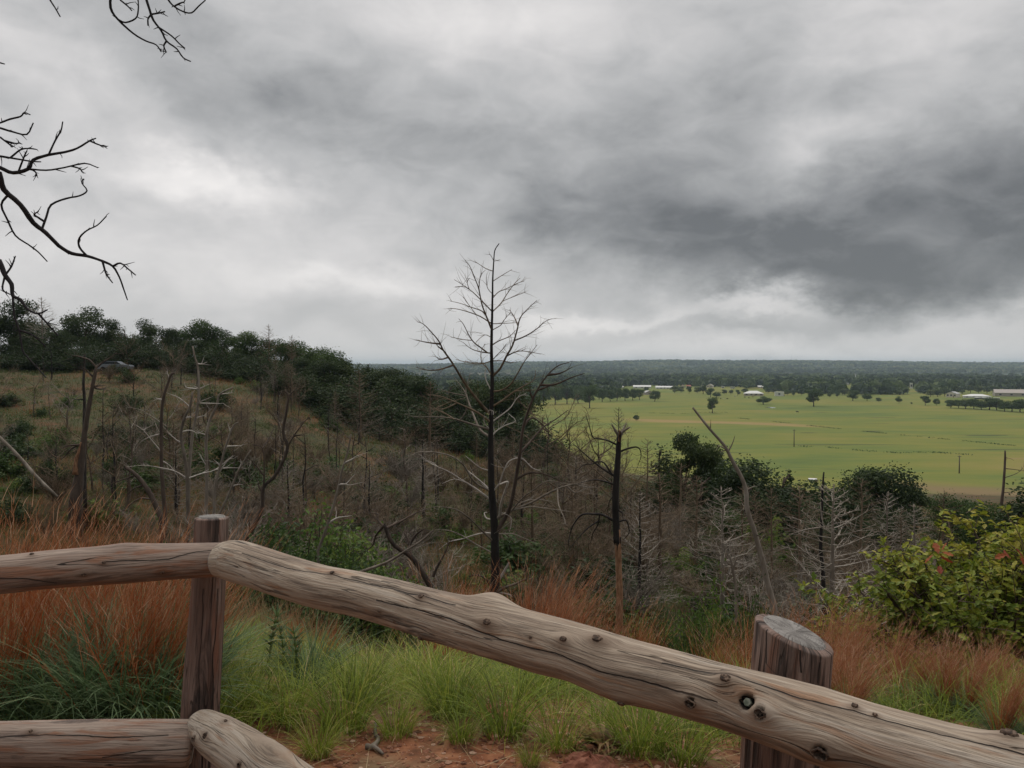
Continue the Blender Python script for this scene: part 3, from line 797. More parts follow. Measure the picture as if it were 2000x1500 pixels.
# long rail on the right: two-sided line, height about a metre
RK = [((650, 1121), .008, .004, 'stub'), ((823, 1168), .008, .005, 'stub'), ((953, 1216), .010, .007, 'stub'), ((823, 1242), .009, .006, 'stub'),
      ((1035, 1243), .0035, .0, 'stub'), ((1102, 1251), .0085, .010, 'stub'), ((1168, 1251), .011, .010, 'stub'), ((742, 1195), .004, .002, 'stub'),
      ((771, 1213), .003, .001, 'stub'), ((1352, 1368), .0105, .012, 'open'), ((1420, 1329), .010, .012, 'stub'), ((1487, 1394), .0105, .013, 'open'),
      ((1457, 1371), .0135, .001, 'hole'), ((1607, 1465), .014, .014, 'open'), ((1669, 1382), .006, .004, 'stub'), ((1708, 1397), .004, .002, 'stub'),
      ((966, 1172), .02, .020, 'swell'), ((1215, 1368), .008, .007, 'stub'), ((1975, 1445), .012, .010, 'stub')]
log('rail', from_px([(424, 1094, 2.44), (465, 1096, 2.415), (560, 1127, 2.25), (630, 1147, 2.14), (700, 1160, 2.05), (775, 1179, 1.96), (845, 1200, 1.88), (915, 1219, 1.81), (985, 1237, 1.745),
     (1055, 1257, 1.68), (1125, 1275, 1.63), (1212, 1306, 1.567), (1300, 1328, 1.507), (1405, 1357, 1.44), (1510, 1387, 1.378), (1597, 1415, 1.33), (1702, 1447, 1.275), (1860, 1490, 1.203), (2000, 1526, 1.142), (2300, 1600, 1.036), (2700, 1700, 0.91)]),
    [.053, .063, .060, .058, .057, .058, .0585, .0595, .060, .060, .0575, .061, .059, .0575, .061, .064, .060, .0585, .061, .062, .062], 'weathered_log', knots=RK, seed=3, lump=0.055, n=620, end_round=0.03,
    splits=[[(472, 1080), (560, 1108), (650, 1122), (720, 1140), (823, 1166), (890, 1182)], [(735, 1170), (830, 1194), (915, 1222), (985, 1250), (1080, 1278), (1212, 1322), (1300, 1347), (1400, 1372)], [(1290, 1298), (1450, 1328), (1560, 1366), (1669, 1388), (1760, 1418), (1880, 1446), (2000, 1474), (2150, 1515)]],
    label='upper rail running down to the right, pale with knots and long cracks')
log('rail', from_px([(-420, 1158, 2.08), (-200, 1138, 2.17), (0, 1122, 2.27), (105, 1111, 2.33), (245, 1101, 2.42), (350, 1096, 2.475), (470, 1092, 2.53)]),
    [.056, .056, .054, .056, .0605, .056, .053], 'rusty_log', seed=5, lump=0.05, splits=[[(200, 1098), (260, 1096), (330, 1093), (380, 1078), (425, 1074)], [(-60, 1130), (40, 1128), (110, 1140)]],
    knots=[((163, 1123), .007, .003, 'stub'), ((318, 1117), .007, .003, 'stub'), ((203, 1098), .006, .003, 'stub'), ((243, 1066), .02, .006, 'swell'), ((62, 1083), .006, .003, 'stub')],
    label='upper rail on the left, greyish with reddish streaks')
log('rail', from_px([(-420, 1475, 2.08), (-200, 1462, 2.17), (0, 1455, 2.30), (175, 1454, 2.39), (376, 1453, 2.47)]),
    [.066, .066, .0635, .071, .075], 'rusty_log', seed=9, lump=0.05, knots=[((60, 1430), .006, .003, 'stub')], splits=[[(-50, 1440), (90, 1437), (220, 1442), (330, 1436)], [(200, 1478), (280, 1466), (368, 1462)]], label='lower rail on the left, brown with reddish streaks')
log('rail', from_px([(388, 1412, 2.50), (428, 1440, 2.42), (475, 1470, 2.34), (540, 1515, 2.24), (640, 1585, 2.09), (780, 1700, 1.90), (980, 1880, 1.68)]),
    [.050, .066, .072, .070, .066, .064, .062], 'weathered_log', seed=12, lump=0.07, end_round=0.05,
    knots=[((440, 1410), .008, .003, 'stub'), ((401, 1437), .010, .002, 'open'), ((382, 1444), .009, .010, 'open'), ((520, 1455), .022, .016, 'swell'), ((553, 1472), .018, .014, 'swell'), ((468, 1496), .009, .004, 'open')],
    label='lower rail on the right, smooth tan with a bumpy upper edge')
# posts
b1 = P(392, 1425, 2.62); 
log('post', [np.array([-1.06, 2.60, -0.15])] + from_px([(391, 1400, 2.62), (399, 1260, 2.62), (407, 1135, 2.62), (414, 1010, 2.62)]),
    [.066, .0615, .0575, .0535, .0525], 'grooved_post', seed=21, lump=0.05, end_round=0.006, splits=[[(386, 1395), (392, 1270), (396, 1150)], [(416, 1390), (418, 1280), (425, 1150)]], label='thin post at the corner where the rails meet')
log('post', [np.array([0.50, 1.52, -0.15])] + from_px([(1528, 1480, 1.52), (1541, 1360, 1.52), (1553, 1236, 1.52)]),
    [.084, .0785, .0750, .0725], 'grooved_post', seed=23, lump=0.05, end_round=0.006, splits=[[(1500, 1240), (1498, 1300), (1490, 1420)], [(1560, 1262), (1560, 1310)], [(1598, 1280), (1597, 1330)]], label='thick grooved post with a slanted grey sawn top')
# slanted saw cut on the thick post
po = [c for c in fence.children if c.name.startswith('post')][-1]
top = P(1553, 1236, 1.52) - FO
co = np.zeros(len(po.data.vertices) * 3); po.data.vertices.foreach_get('co', co); co = co.reshape(-1, 3)
w = np.clip((co[:, 2] - (top[2] - 0.09)) / 0.088, 0, 1)
co[:, 2] += w * (-(co[:, 0] - top[0]) * 0.25 + (co[:, 1] - top[1]) * 0.14)
po.data.vertices.foreach_set('co', co.ravel()); po.data.update()
po = [c for c in fence.children if c.name.startswith('post')][0]
top = P(414, 1010, 2.62) - FO
co = np.zeros(len(po.data.vertices) * 3); po.data.vertices.foreach_get('co', co); co = co.reshape(-1, 3)
w = np.clip((co[:, 2] - (top[2] - 0.05)) / 0.048, 0, 1)
co[:, 2] += w * ((co[:, 0] - top[0]) * 0.05 - (co[:, 1] - top[1]) * 0.02)
po.data.vertices.foreach_set('co', co.ravel()); po.data.update()
#PART3
# ------------------------------------------------------------------ hero dead trees, traced limb by limb at their own distance
class Traced:
    def __init__(s, name, D, label, cat='dead tree', group=None, base=None):
        s.D = D; s.known = np.zeros((0, 3)); s.root = thing(name, base, label, cat, group); s.o = np.array(base); s.w = np.zeros((0, 3))
    def line(s, pts, dd=None, sub=3, start_known=True, jit=0.0, D0=None):
        pts = np.array(pts, float)
        d0 = s.D if D0 is None else D0
        if start_known and len(s.known):
            k = np.argmin(((s.known[:, :2] - pts[0]) ** 2).sum(1)); d0 = s.known[k, 2]
        L_ = np.r_[0, np.cumsum(np.linalg.norm(np.diff(pts, axis=0), axis=1))]
        span = L_[-1] * s.D / F
        if dd is None: dd = rng.normal() * 0.45
        dep = d0 + dd * span * (L_ / L_[-1])
        if start_known and len(s.known) and np.sqrt(((s.known[k, :2] - pts[0]) ** 2).sum()) < 14: pts = np.r_[[s.known[k, :2]], pts[1:]]
        w = np.array([P(x, y, d) for (x, y), d in zip(pts, dep)])
        w = catmull(w, sub)
        if jit: w[1:-1] += rng.normal(size=w[1:-1].shape) * jit
        pp, de = proj(w)
        s.known = np.concatenate([s.known, np.c_[pp, de]])
        return w
    def limb(s, name, mat, lines, r0, r1, tw=0, tl=0.5, tr=0.005, k=5, first_free=False, dd=None, label=None, sub=0, var=0.5, jit=0.0, cap=False, ts=0.9):
        """one limb: its main line first, then the lines that leave it"""
        mb = MB()
        for i, l in enumerate(lines):
            w = s.line(l, dd=dd if i == 0 else None, start_known=not (first_free and i == 0), jit=jit)
            a, b = (r0, r1) if i == 0 else (r0 * 0.55, r1)
            tube(mb, w - s.o, np.linspace(a, b, len(w)), k, var=var, cap=cap, lump=0.15)
            if tw: twigs_on(mb, w - s.o, max(2, int(tw * len(w) / 12)), tl, tr, 3, ts, 0.1, None, var + 0.1, 0.15, sub)
        o = link(name, mb.mesh(name, M[mat]), s.root)
        if label: o['label'] = label
        return o

def Z(ox, oy, sc): return lambda *p: [(ox + x / sc, oy + y / sc) for x, y in p]

# --- the tall bare tree in the middle
D = 20.0
bx, by_ = P(962, 1162, D)[:2]
base = np.array([bx, by_, tz(bx, by_)])
T = Traced('dead_tree', D, 'tall bare dead tree standing alone behind the rail against the sky', base=base)
a = Z(650, 450, 3.3333); e = Z(650, 850, 2.8571)
tr = a((1083, 85), (1055, 130), (1048, 200), (1042, 300), (1040, 400), (1038, 530), (1035, 650), (1033, 800), (1038, 950), (1035, 1100), (1030, 1250), (1028, 1400)) + e((883, 200), (887, 320), (900, 470), (905, 600), (907, 800), (895, 890))
w = T.line(tr, dd=0.0, start_known=False, D0=D); w = np.r_[w, [base - [0, 0, 0.3]]]
pyv = proj(w)[0][:, 1]
rad = np.interp(pyv, [477, 560, 700, 850, 950, 1060, 1170, 1260], [.012, .022, .042, .065, .085, .105, .13, .16])
mb = MB(); tube(mb, w - base, rad, 9, lump=0.12); link('trunk', mb.mesh('trunk', M['bark_char']), T.root)
DK, GY, PL = 'twig_brown', 'bark_grey', 'bark_pale'
def br(lines, r0, r1=0.006, mat=DK, tw=7, tl=0.45, **k): T.limb('branch', mat, lines, r0, r1, tw, tl, 0.0052, **k)
br([a((1020, 1195), (990, 1160), (940, 1100), (870, 1010), (820, 930), (770, 850), (720, 780), (690, 720), (640, 660), (590, 610), (550, 595)), a((690, 735), (620, 730), (530, 712)), a((800, 885), (700, 905), (620, 910), (540, 890)),
    a((720, 780), (690, 760), (675, 745)), a((745, 815), (710, 840), (685, 838))], .045, tw=12)
br([a((1010, 1355), (960, 1300), (915, 1200), (885, 1120), (865, 1060), (840, 1020), (790, 955)), a((870, 1060), (870, 1010), (895, 940)), a((865, 1080), (780, 1060), (680, 1030))], .040, mat=GY)
br([a((1020, 1245), (950, 1190), (870, 1150), (780, 1110), (700, 1080), (620, 1070)), a((790, 1230), (720, 1185), (670, 1160), (760, 1120), (860, 1090)), a((800, 1130), (730, 1160), (640, 1165))], .036)
br([a((1005, 1300), (930, 1270), (850, 1245), (780, 1225), (680, 1215), (540, 1215), (470, 1195)), a((830, 1235), (860, 1190), (870, 1160))], .036, mat=GY)
br([a((1045, 1150), (1100, 1110), (1180, 1050), (1250, 1010), (1310, 970), (1320, 910)), a((1180, 1050), (1240, 1040), (1330, 1040))], .032)
br([a((1050, 1070), (1100, 1040), (1160, 1000), (1210, 920), (1250, 850), (1290, 800), (1330, 745))], .026)
br([a((1050, 945), (1090, 900), (1130, 820), (1170, 750), (1200, 650), (1220, 570), (1270, 510), (1330, 455)), a((1195, 715), (1260, 685), (1330, 640), (1380, 595), (1425, 575)), a((1205, 620), (1180, 560), (1150, 515)), a((1130, 830), (1180, 795), (1240, 785), (1355, 805)),
    a((1060, 870), (1110, 850), (1160, 865))], .036, tw=12)
br([a((1040, 770), (1080, 720), (1150, 690), (1190, 650))], .018)
br([a((1025, 805), (960, 790), (900, 770), (850, 730))], .018)
br([a((1020, 775), (960, 760), (920, 730), (885, 680), (850, 610), (820, 575)), a((915, 720), (860, 712), (770, 695))], .022)
br([a((1030, 650), (1000, 560), (970, 480), (950, 380), (920, 300), (890, 230), (860, 195)), a((945, 370), (960, 300), (975, 275))], .024)
br([a((1030, 520), (980, 470), (920, 410), (870, 370), (790, 320)), a((885, 380), (875, 340), (890, 310)), a((870, 370), (830, 365), (795, 368))], .018)
br([a((1035, 600), (960, 560), (880, 530), (800, 510), (745, 510)), a((930, 545), (890, 490), (850, 435))], .018)
br([a((1025, 590), (980, 530), (900, 500), (830, 475), (765, 460))], .016)
br([a((1045, 525), (1090, 480), (1130, 420), (1180, 350), (1220, 310)), a((1100, 460), (1180, 430), (1260, 400))], .018)
br([a((1045, 440), (1080, 400), (1130, 380), (1200, 345), (1245, 330))], .014)
br([a((1045, 330), (1090, 300), (1165, 255))], .012, tw=4)
br([a((1040, 275), (1000, 250), (960, 225), (930, 205))], .012, tw=4)
br([a((1052, 190), (1030, 165), (1020, 155))], .008, tw=3, tl=.2)
br([a((1050, 215), (1075, 195), (1090, 190))], .008, tw=3, tl=.2)
br([a((1040, 420), (1010, 380), (1000, 330), (1000, 300))], .010, tw=4)
br([a((1030, 870), (960, 870), (880, 860), (800, 840))], .016)
br([a((1030, 930), (1000, 890), (970, 860), (965, 790), (990, 740)), a((985, 870), (920, 860), (860, 850))], .018)
br([a((1040, 650), (1090, 620), (1110, 590), (1160, 530))], .014)
br([a((1045, 610), (1120, 605), (1210, 600))], .012, tw=5)
br([a((1030, 690), (990, 680), (940, 720), (930, 735))], .010, tw=4)
br([a((1045, 830), (1080, 800), (1110, 770), (1130, 740))], .012, tw=5)
br([a((1022, 1050), (1000, 980), (990, 930), (1000, 900))], .018, mat=PL, tw=3)
br([a((1040, 1360), (1060, 1310), (1120, 1270), (1190, 1240), (1140, 1190))], .024, mat=PL, tw=6)
br([a((1045, 1240), (1100, 1200), (1160, 1150), (1200, 1090), (1260, 1060))], .022, mat=PL, tw=6)
br([a((1020, 1290), (990, 1260), (985, 1220), (1000, 1210))], .018, mat=PL, tw=2, tl=.2)
br([a((1030, 1210), (1010, 1190), (1020, 1170), (1045, 1178), (1045, 1200))], .014, mat=PL, tw=1, tl=.2)
br([e((885, 310), (840, 270), (780, 220), (735, 180)), e((870, 330), (850, 290), (830, 270))], .026, mat=PL, tw=5)
br([e((872, 325), (790, 260), (740, 180), (700, 140), (640, 110), (560, 95), (480, 95), (420, 125), (370, 155))], .030, mat=GY, tw=9)
br([e((866, 360), (800, 300), (720, 250), (640, 200), (560, 165), (495, 120)), e((740, 260), (680, 245), (610, 270)), e((600, 180), (550, 150), (520, 145))], .028, mat=PL, tw=9)
br([e((866, 220), (820, 180), (740, 115))], .020, mat=PL, tw=3)
br([e((882, 590), (830, 530), (770, 470), (690, 415), (600, 400), (560, 400))], .032, mat=GY, tw=6)
br([e((882, 660), (800, 610), (720, 560), (640, 530), (570, 530))], .022, mat=GY, tw=6)
br([e((905, 555), (850, 545), (780, 560), (720, 580), (650, 595), (590, 640))], .022, mat=PL, tw=5)
br([e((930, 445), (1000, 420), (1100, 380), (1200, 325), (1280, 290), (1350, 275), (1420, 280), (1440, 310), (1480, 370)), e((1255, 310), (1260, 390), (1290, 460), (1300, 500)), e((1350, 275), (1420, 290), (1490, 290)), e((1300, 285), (1350, 320), (1400, 300))], .040, mat=GY, tw=12, dd=-.3)
br([e((1000, 410), (1060, 350), (1130, 300), (1200, 255), (1290, 270), (1370, 275))], .022, mat=GY)
br([e((915, 455), (940, 380), (970, 290), (975, 260), (930, 275))], .040, .02, mat=PL, tw=0)
br([e((905, 335), (930, 270), (950, 210), (980, 150), (1020, 130), (1060, 130), (1110, 180), (1160, 200))], .022, mat=PL, tw=5)
br([e((1010, 380), (1080, 365), (1170, 360), (1250, 380))], .018, mat=GY)
br([e((1005, 415), (1100, 400), (1200, 410), (1350, 430))], .020, mat=GY)
br([e((928, 550), (1000, 550), (1080, 580), (1130, 600))], .018, mat=GY, tw=5)
br([e((940, 440), (990, 455), (995, 500), (985, 540))], .014, mat=PL, tw=2)
br([e((900, 470), (860, 465), (845, 435), (860, 430))], .022, .01, mat=PL, tw=0)
br([e((905, 880), (960, 850), (1020, 830), (1080, 800))], .05, .02, mat=GY, tw=6)
br([e((915, 850), (950, 770), (985, 710))], .045, .025, mat=PL, tw=2)
br([e((890, 850), (850, 800), (800, 780), (760, 790))], .03, .012, mat='bark_char', tw=5)
br([e((920, 870), (985, 890), (1000, 905))], .03, .014, mat=PL, tw=0)
st = [e((905, 545), (940, 500), (990, 400), (1020, 250), (1045, 100)) + a((1240, 1280), (1290, 1130), (1330, 1040), (1400, 940), (1470, 880), (1540, 860)), a((1400, 940), (1480, 930), (1560, 890)), a((1350, 1010), (1440, 1005), (1550, 960), (1640, 930)),
      a((1310, 1110), (1290, 1070), (1280, 1030)), a((1240, 1290), (1290, 1220), (1350, 1250), (1410, 1310)), a((1220, 1440), (1300, 1360), (1370, 1280), (1450, 1230), (1530, 1170)), e((1035, 250), (1080, 215), (1150, 210), (1240, 240), (1300, 275)), a((1330, 1050), (1390, 1020), (1420, 1010))]
T.limb('second_stem', 'bark_brown', st, .062, .008, 8, .5, .0055, dd=-0.25)

# --- charred snag with the broken orange top
bx, by_ = P(1209, 1180, D)[:2]; base = np.array([bx, by_, tz(bx, by_)])
T = Traced('charred_snag', D, 'black charred dead trunk with splintered orange top and orange wood low down', base=base)
a = Z(1050, 780, 5.0)
tr = a((800, 335), (790, 450), (785, 560), (770, 760), (760, 1000), (765, 1200), (775, 1400)) + e((1588, 640), (1595, 860))
w = T.line(tr, dd=0.0, start_known=False, D0=D); w = np.r_[w, [base - [0, 0, .3]]]
py = proj(w)[0][:, 1]; rad = np.interp(py, [845, 900, 1000, 1060, 1160, 1260], [.055, .075, .09, .085, .09, .12])
cut = np.argmax(py > 1052)
mb = MB(); tube(mb, w[:cut + 1] - base, rad[:cut + 1], 9, lump=0.14, cap=True)
for k_ in range(9):   # charred tongues running down over the bare wood
    an = k_ * .7 + rng.random() * .3; di = np.array([math.cos(an), math.sin(an), 0]); m_ = random.randrange(2, 5); seg = w[cut - 1:cut + m_] - base + [0.012, 0.008, 0]
    tube(mb, seg + di * rad[cut] * .84, np.linspace(.034, .006, len(seg)), 5, lump=.4, cap=True)
link('trunk', mb.mesh('trunk', M['bark_char']), T.root)
mb = MB(); tube(mb, w[cut - 2:] - base + [0.02, 0.012, 0], rad[cut - 2:] * 0.96, 8, lump=0.12, cap=True); o = link('bare_wood', mb.mesh('bare_wood', M['wood_orange']), T.root); o['label'] = 'orange barkless lower trunk'
mb = MB()
for l in (a((795, 360), (770, 320), (745, 280), (725, 240)), a((805, 360), (830, 310), (850, 270), (868, 235)), a((800, 345), (850, 300), (905, 268))):
    w = T.line(l); tube(mb, w - base, np.linspace(.05, .016, len(w)), 5, lump=0.4, cap=True)
link('branch', mb.mesh('branch', M['bark_grey']), T.root)['label'] = 'broken prongs at the top'
mb = MB(); w = T.line(a((797, 410), (803, 360), (802, 325), (796, 300))); tube(mb, w - base + [0, -.035, 0], np.linspace(.05, .02, len(w)), 6, lump=.5, cap=True); link('splintered_top', mb.mesh('splintered_top', M['wood_orange']), T.root)
def bs(*lines, r=.028, tw=5): T.limb('branch', 'bark_char', list(lines), r, .006, tw, .4, .006, var=.4)
bs(a((745, 450), (680, 400), (600, 385), (540, 370), (500, 240), (470, 150)))
bs(a((740, 760), (640, 680), (560, 620), (480, 550), (400, 480), (340, 430)), r=.034)
bs(a((730, 690), (650, 620), (580, 610), (540, 630), (450, 640), (390, 690)))
bs(a((815, 530), (880, 480), (960, 465), (1000, 490), (1010, 560), (980, 640)), r=.03)
bs(a((730, 850), (650, 800), (560, 785), (480, 800), (400, 820)))
bs(a((725, 1170), (640, 1130), (540, 1120), (440, 1125), (380, 1180), (330, 1270), (305, 1380), (300, 1440)), a((600, 1140), (590, 1220), (540, 1310), (520, 1400)), a((590, 1180), (500, 1250), (400, 1350), (300, 1480)), r=.04)
bs(a((800, 1170), (860, 1180), (890, 1250), (890, 1310), (840, 1370)))
bs(a((800, 1050), (830, 1110), (830, 1160)), r=.02)
bs(a((720, 900), (705, 990), (680, 1110)), r=.02)

def simple(name, D, label, mat, main, lines, rpx, tw=3, tl=.4, tr=.006, to_ground=True, bmat=None, k=7, cat='dead tree', partname='trunk', var=.5, lean=0.0, limbr=None):
    """a traced trunk with traced limbs; rpx = trunk width in photo pixels, base to tip"""
    end = P(main[0][0], main[0][1], D); g0 = np.array([end[0], end[1], tz(end[0], end[1])])
    t = Traced(name, D, label, cat, base=g0 if to_ground else end)
    w = t.line(main, dd=lean, start_known=False, D0=D)
    rad = np.interp(np.linspace(0, 1, len(w)), np.linspace(0, 1, len(rpx)), rpx) * D / F / 2
    if to_ground and g0[2] < end[2] - .05: w = np.r_[[g0 - [0, 0, .2]], w]; rad = np.r_[rad[0] * 1.15, rad]
    mb = MB(); tube(mb, w - t.o, rad, k, var=var, lump=.14, cap=True); link(partname, mb.mesh(partname, M[mat]), t.root)
    for l in lines:
        t.limb('branch', bmat or mat, [l], limbr or max(.012, rad[len(rad) // 2] * .55), .006, tw, tl, tr, k=4, var=var)
    return t

# --- leaning pale snag at right
simple('leaning_snag', 16, 'long thin bare snag leaning left with a forked tip above the meadow', 'bark_grey',
       [(1513, 1200), (1508, 1171), (1499, 1140), (1492, 1108), (1482, 1070), (1471, 1031), (1459, 993), (1457, 958), (1447, 930), (1431, 902), (1422, 883), (1412, 867), (1387, 839), (1370, 818), (1353, 796)],
       [[(1421, 881), (1430, 867), (1435, 853)], [(1420, 880), (1409, 883)], [(1459, 958), (1475, 948)], [(1418, 877), (1401, 869)], [(1388, 840), (1388, 828)], [(1457, 988), (1449, 985)], [(1476, 1050), (1483, 1047)], [(1486, 1085), (1492, 1090)]],
       (13, 4), tw=1, tl=.15, limbr=.018)
# --- snag with the split orange base on the left hill
b = Z(0, 680, 5.0); c1 = Z(0, 550, 2.8571)
t = simple('split_snag', 36, 'dead tree with an orange splintered split at the foot of its trunk', 'bark_brown',
       b((735, 1490), (765, 1300), (795, 1100), (808, 960), (818, 880), (830, 800), (870, 560), (895, 420), (920, 290), (940, 190)),
       [b((940, 190), (1000, 140), (1080, 90), (1150, 30)), b((920, 165), (880, 120), (800, 90), (720, 75), (690, 110)), b((910, 300), (850, 220), (790, 165)), b((890, 390), (940, 370), (1030, 365)), b((900, 385), (980, 400), (1040, 380)), b((790, 940), (700, 980), (640, 1050), (590, 1090)), b((780, 930), (680, 950), (590, 980))],
       (24, 17, 12, 10, 9, 8, 7, 5), tw=6, tl=.7, tr=.012)
mb = MB(); w = t.line(b((748, 1230), (775, 1110), (800, 1010), (822, 915)), dd=0, D0=35.75); tube(mb, w - t.o + [-.08, -.12, 0], np.linspace(.15, .03, len(w)), 6, lump=.3, cap=True); link('split_wood', mb.mesh('split_wood', M['wood_orange']), t.root)
simple('dead_tree', 37.5, 'dark straight dead trunk close behind the split snag', 'bark_char', b((830, 1420), (826, 1100), (822, 720), (825, 500), (815, 360), (820, 220), (825, 60)), [b((820, 230), (800, 200), (780, 165)), b((822, 520), (760, 500), (690, 490))], (7, 4), tw=2, tr=.01)
# --- cluster of pale twisted dead trees behind the thin post
def cl(label, main, lines, rpx, mat='bark_grey', D=30, name='dead_tree', bmat='bark_pale'):
    simple(name, D, label, mat, c1(*main), [c1(*l) for l in lines], rpx, tw=4, tl=.45, tr=.009, bmat=bmat, limbr=.034)
cl('thick pale dead tree with many short stubs above the thin post', [(1050, 1290), (1045, 1100), (1035, 1000), (1015, 900), (1010, 840), (1030, 760), (1060, 700), (1075, 615)],
   [[(1060, 690), (1000, 650), (930, 620)], [(1050, 1090), (980, 1060), (900, 1040), (800, 1025), (700, 1035)], [(1050, 1095), (1130, 1070), (1200, 1050), (1300, 970)], [(1020, 910), (980, 880), (930, 830)], [(1015, 850), (1060, 830), (1110, 850)], [(1030, 760), (1070, 750)], [(1200, 1050), (1270, 1040), (1360, 1040)]], (8, 4), 'bark_grey')
cl('dead tree with white peeled tips rising to the ridge line', [(1050, 1290), (1055, 1080), (1062, 980), (1075, 850), (1100, 720), (1110, 600), (1105, 480), (1090, 430), (1075, 360)],
   [[(1110, 690), (1180, 680), (1250, 680)], [(1080, 690), (1130, 665), (1190, 640)], [(1110, 610), (1160, 575)], [(1110, 600), (1080, 580)], [(1095, 465), (1130, 460), (1157, 448)], [(1110, 770), (1155, 742)], [(1105, 610), (1040, 590), (1030, 560)]], (7, 3), D=31)
cl('slim dead tree with a forked top left of the pale cluster', [(920, 1290), (905, 1100), (900, 950), (900, 800), (910, 660), (940, 560), (955, 520), (975, 510)],
   [[(945, 540), (930, 500)], [(905, 960), (850, 890), (800, 830), (740, 790)], [(800, 830), (820, 815)], [(905, 990), (950, 1030), (1000, 1100)], [(905, 660), (870, 650)], [(900, 870), (830, 870), (780, 900), (750, 950)]], (8, 4), 'bark_brown', D=32)
cl('dead tree leaning right beside the pale cluster', [(1195, 1290), (1200, 1150), (1230, 1030), (1260, 920), (1300, 810), (1330, 785)],
   [[(1260, 920), (1350, 915)], [(1235, 1020), (1190, 990)], [(1290, 840), (1270, 790)], [(1220, 1060), (1270, 1000), (1310, 970)]], (6, 3), D=29)
cl('short grey stem bent far over to the right', [(1230, 1290), (1280, 1180), (1330, 1060), (1400, 940)], [[(1330, 1060), (1350, 1000)], [(1290, 1160), (1340, 1130)]], (6, 3), D=28)
cl('dead tree with a crooked top between pale trunks', [(1150, 1290), (1155, 1100), (1150, 900), (1165, 790), (1210, 690), (1225, 630), (1300, 590)], [[(1225, 630), (1300, 620)], [(1160, 850), (1100, 840)], [(1150, 1000), (1110, 960)]], (7, 3), D=33)
cl('thick dead limb slanting up to the left among brush', [(900, 1320), (830, 1170), (760, 1080), (700, 1035)], [[(800, 1130), (740, 1160), (700, 1210)], [(760, 1080), (700, 1100), (620, 1130), (590, 1170)], [(850, 1210), (780, 1210), (720, 1250), (690, 1280)]], (11, 6), 'bark_brown', D=27, bmat='bark_brown')
cl('crooked dark dead tree bending right above the corner post', [(1375, 1440), (1430, 1340), (1465, 1250), (1470, 1150), (1530, 1090), (1580, 1000), (1605, 920), (1580, 840), (1600, 720), (1610, 640), (1590, 610)],
   [[(1605, 920), (1640, 860), (1700, 780), (1725, 760)], [(1640, 860), (1700, 855)], [(1470, 1150), (1475, 1050), (1465, 930), (1405, 910)], [(1465, 930), (1510, 860), (1535, 790)], [(1610, 640), (1640, 610)], [(1475, 1080), (1440, 1040), (1410, 1010)], [(1400, 1390), (1390, 1320)], [(1468, 1180), (1440, 1130), (1465, 1115)], [(1725, 760), (1735, 775)]], (9, 7, 6, 4), 'bark_brown', D=24, bmat='bark_brown')
cl('very thin grey snag leaning right above the rail', [(1775, 1500), (1830, 1350), (1880, 1180), (1910, 1050), (1940, 950), (1960, 850)], [[(1830, 1350), (1880, 1320), (1930, 1310)], [(1890, 1150), (1940, 1130)], [(1925, 1000), (1990, 980)]], (6, 3), 'bark_grey', D=19)
simple('fallen_tree', 27, 'pale dead log lying aslant down the slope at the left edge', 'bark_grey', [(112, 970), (70, 930), (38, 893), (0, 855), (-60, 800)], [[(38, 893), (20, 885)], [(70, 930), (64, 915)]], (5, 7, 6, 8), tw=0, limbr=.02, to_ground=False)
simple('dead_tree', 19, 'dead stem with a long arching limb over the middle of the rail', 'bark_brown', e((560, 880), (520, 800), (440, 680), (350, 620), (310, 560), (290, 500)),
       [e((300, 520), (380, 480), (470, 430), (560, 400)), e((290, 510), (240, 560), (220, 620), (150, 660)), e((560, 790), (580, 740), (620, 670), (660, 580)), e((450, 660), (420, 580), (400, 540), (440, 545)), e((460, 600), (470, 550), (510, 525)), e((300, 510), (250, 470), (255, 440), (190, 430))], (12, 6), tw=14, tl=.8, tr=.007, limbr=.04)
simple('fallen_branch', 14, 'slender dead bough sloping up from the rail toward the burnt trees', 'bark_grey', e((150, 765), (300, 710), (400, 650), (500, 585), (560, 530)), [e((300, 710), (290, 740)), e((400, 650), (440, 640))], (6, 3), tw=2, tl=.25, to_ground=False, limbr=.012, cat='dead branch', partname='stem')
simple('dead_tree', 24, 'black bare stem rising through the pale cedar on the right', 'bark_char', [(1614, 1235), (1613, 1223), (1609, 1170), (1607, 1117), (1603, 1074), (1604, 1030), (1605, 994), (1607, 950), (1609, 922)],
       [[(1601, 1030), (1596, 1015), (1589, 1007)], [(1601, 1035), (1570, 1035), (1540, 1045)], [(1604, 980), (1599, 985), (1585, 979)], [(1606, 958), (1600, 950)], [(1606, 1125), (1560, 1120), (1530, 1128)], [(1606, 1168), (1595, 1155), (1591, 1142), (1597, 1132)], [(1608, 1170), (1622, 1185), (1630, 1200)], [(1606, 1095), (1580, 1090), (1540, 1080)]], (11, 3), tw=7, tl=.7, tr=.008, bmat='bark_grey', limbr=.03)
simple('dead_tree', 60, 'lone bare trunk standing above the leafy bush at the right edge', 'bark_brown', [(1956, 985), (1960, 950), (1963, 900), (1963, 880)], [[(1965, 910), (1990, 918), (2030, 925)], [(1962, 940), (1985, 925), (1998, 915)], [(1962, 890), (1967, 895)], [(1962, 965), (1980, 960)]], (6, 3), tw=8, tl=1.2, tr=.016, limbr=.035)
simple('dead_tree', 14, 'short pale forked snag above the green weeds behind the rail', 'bark_grey', [(1438, 1215), (1438, 1180), (1436, 1140), (1430, 1105), (1424, 1082)], [[(1432, 1112), (1436, 1098), (1441, 1090)], [(1432, 1115), (1440, 1115)], [(1430, 1105), (1424, 1100)]], (8, 4), tw=1, tl=.15, limbr=.02)
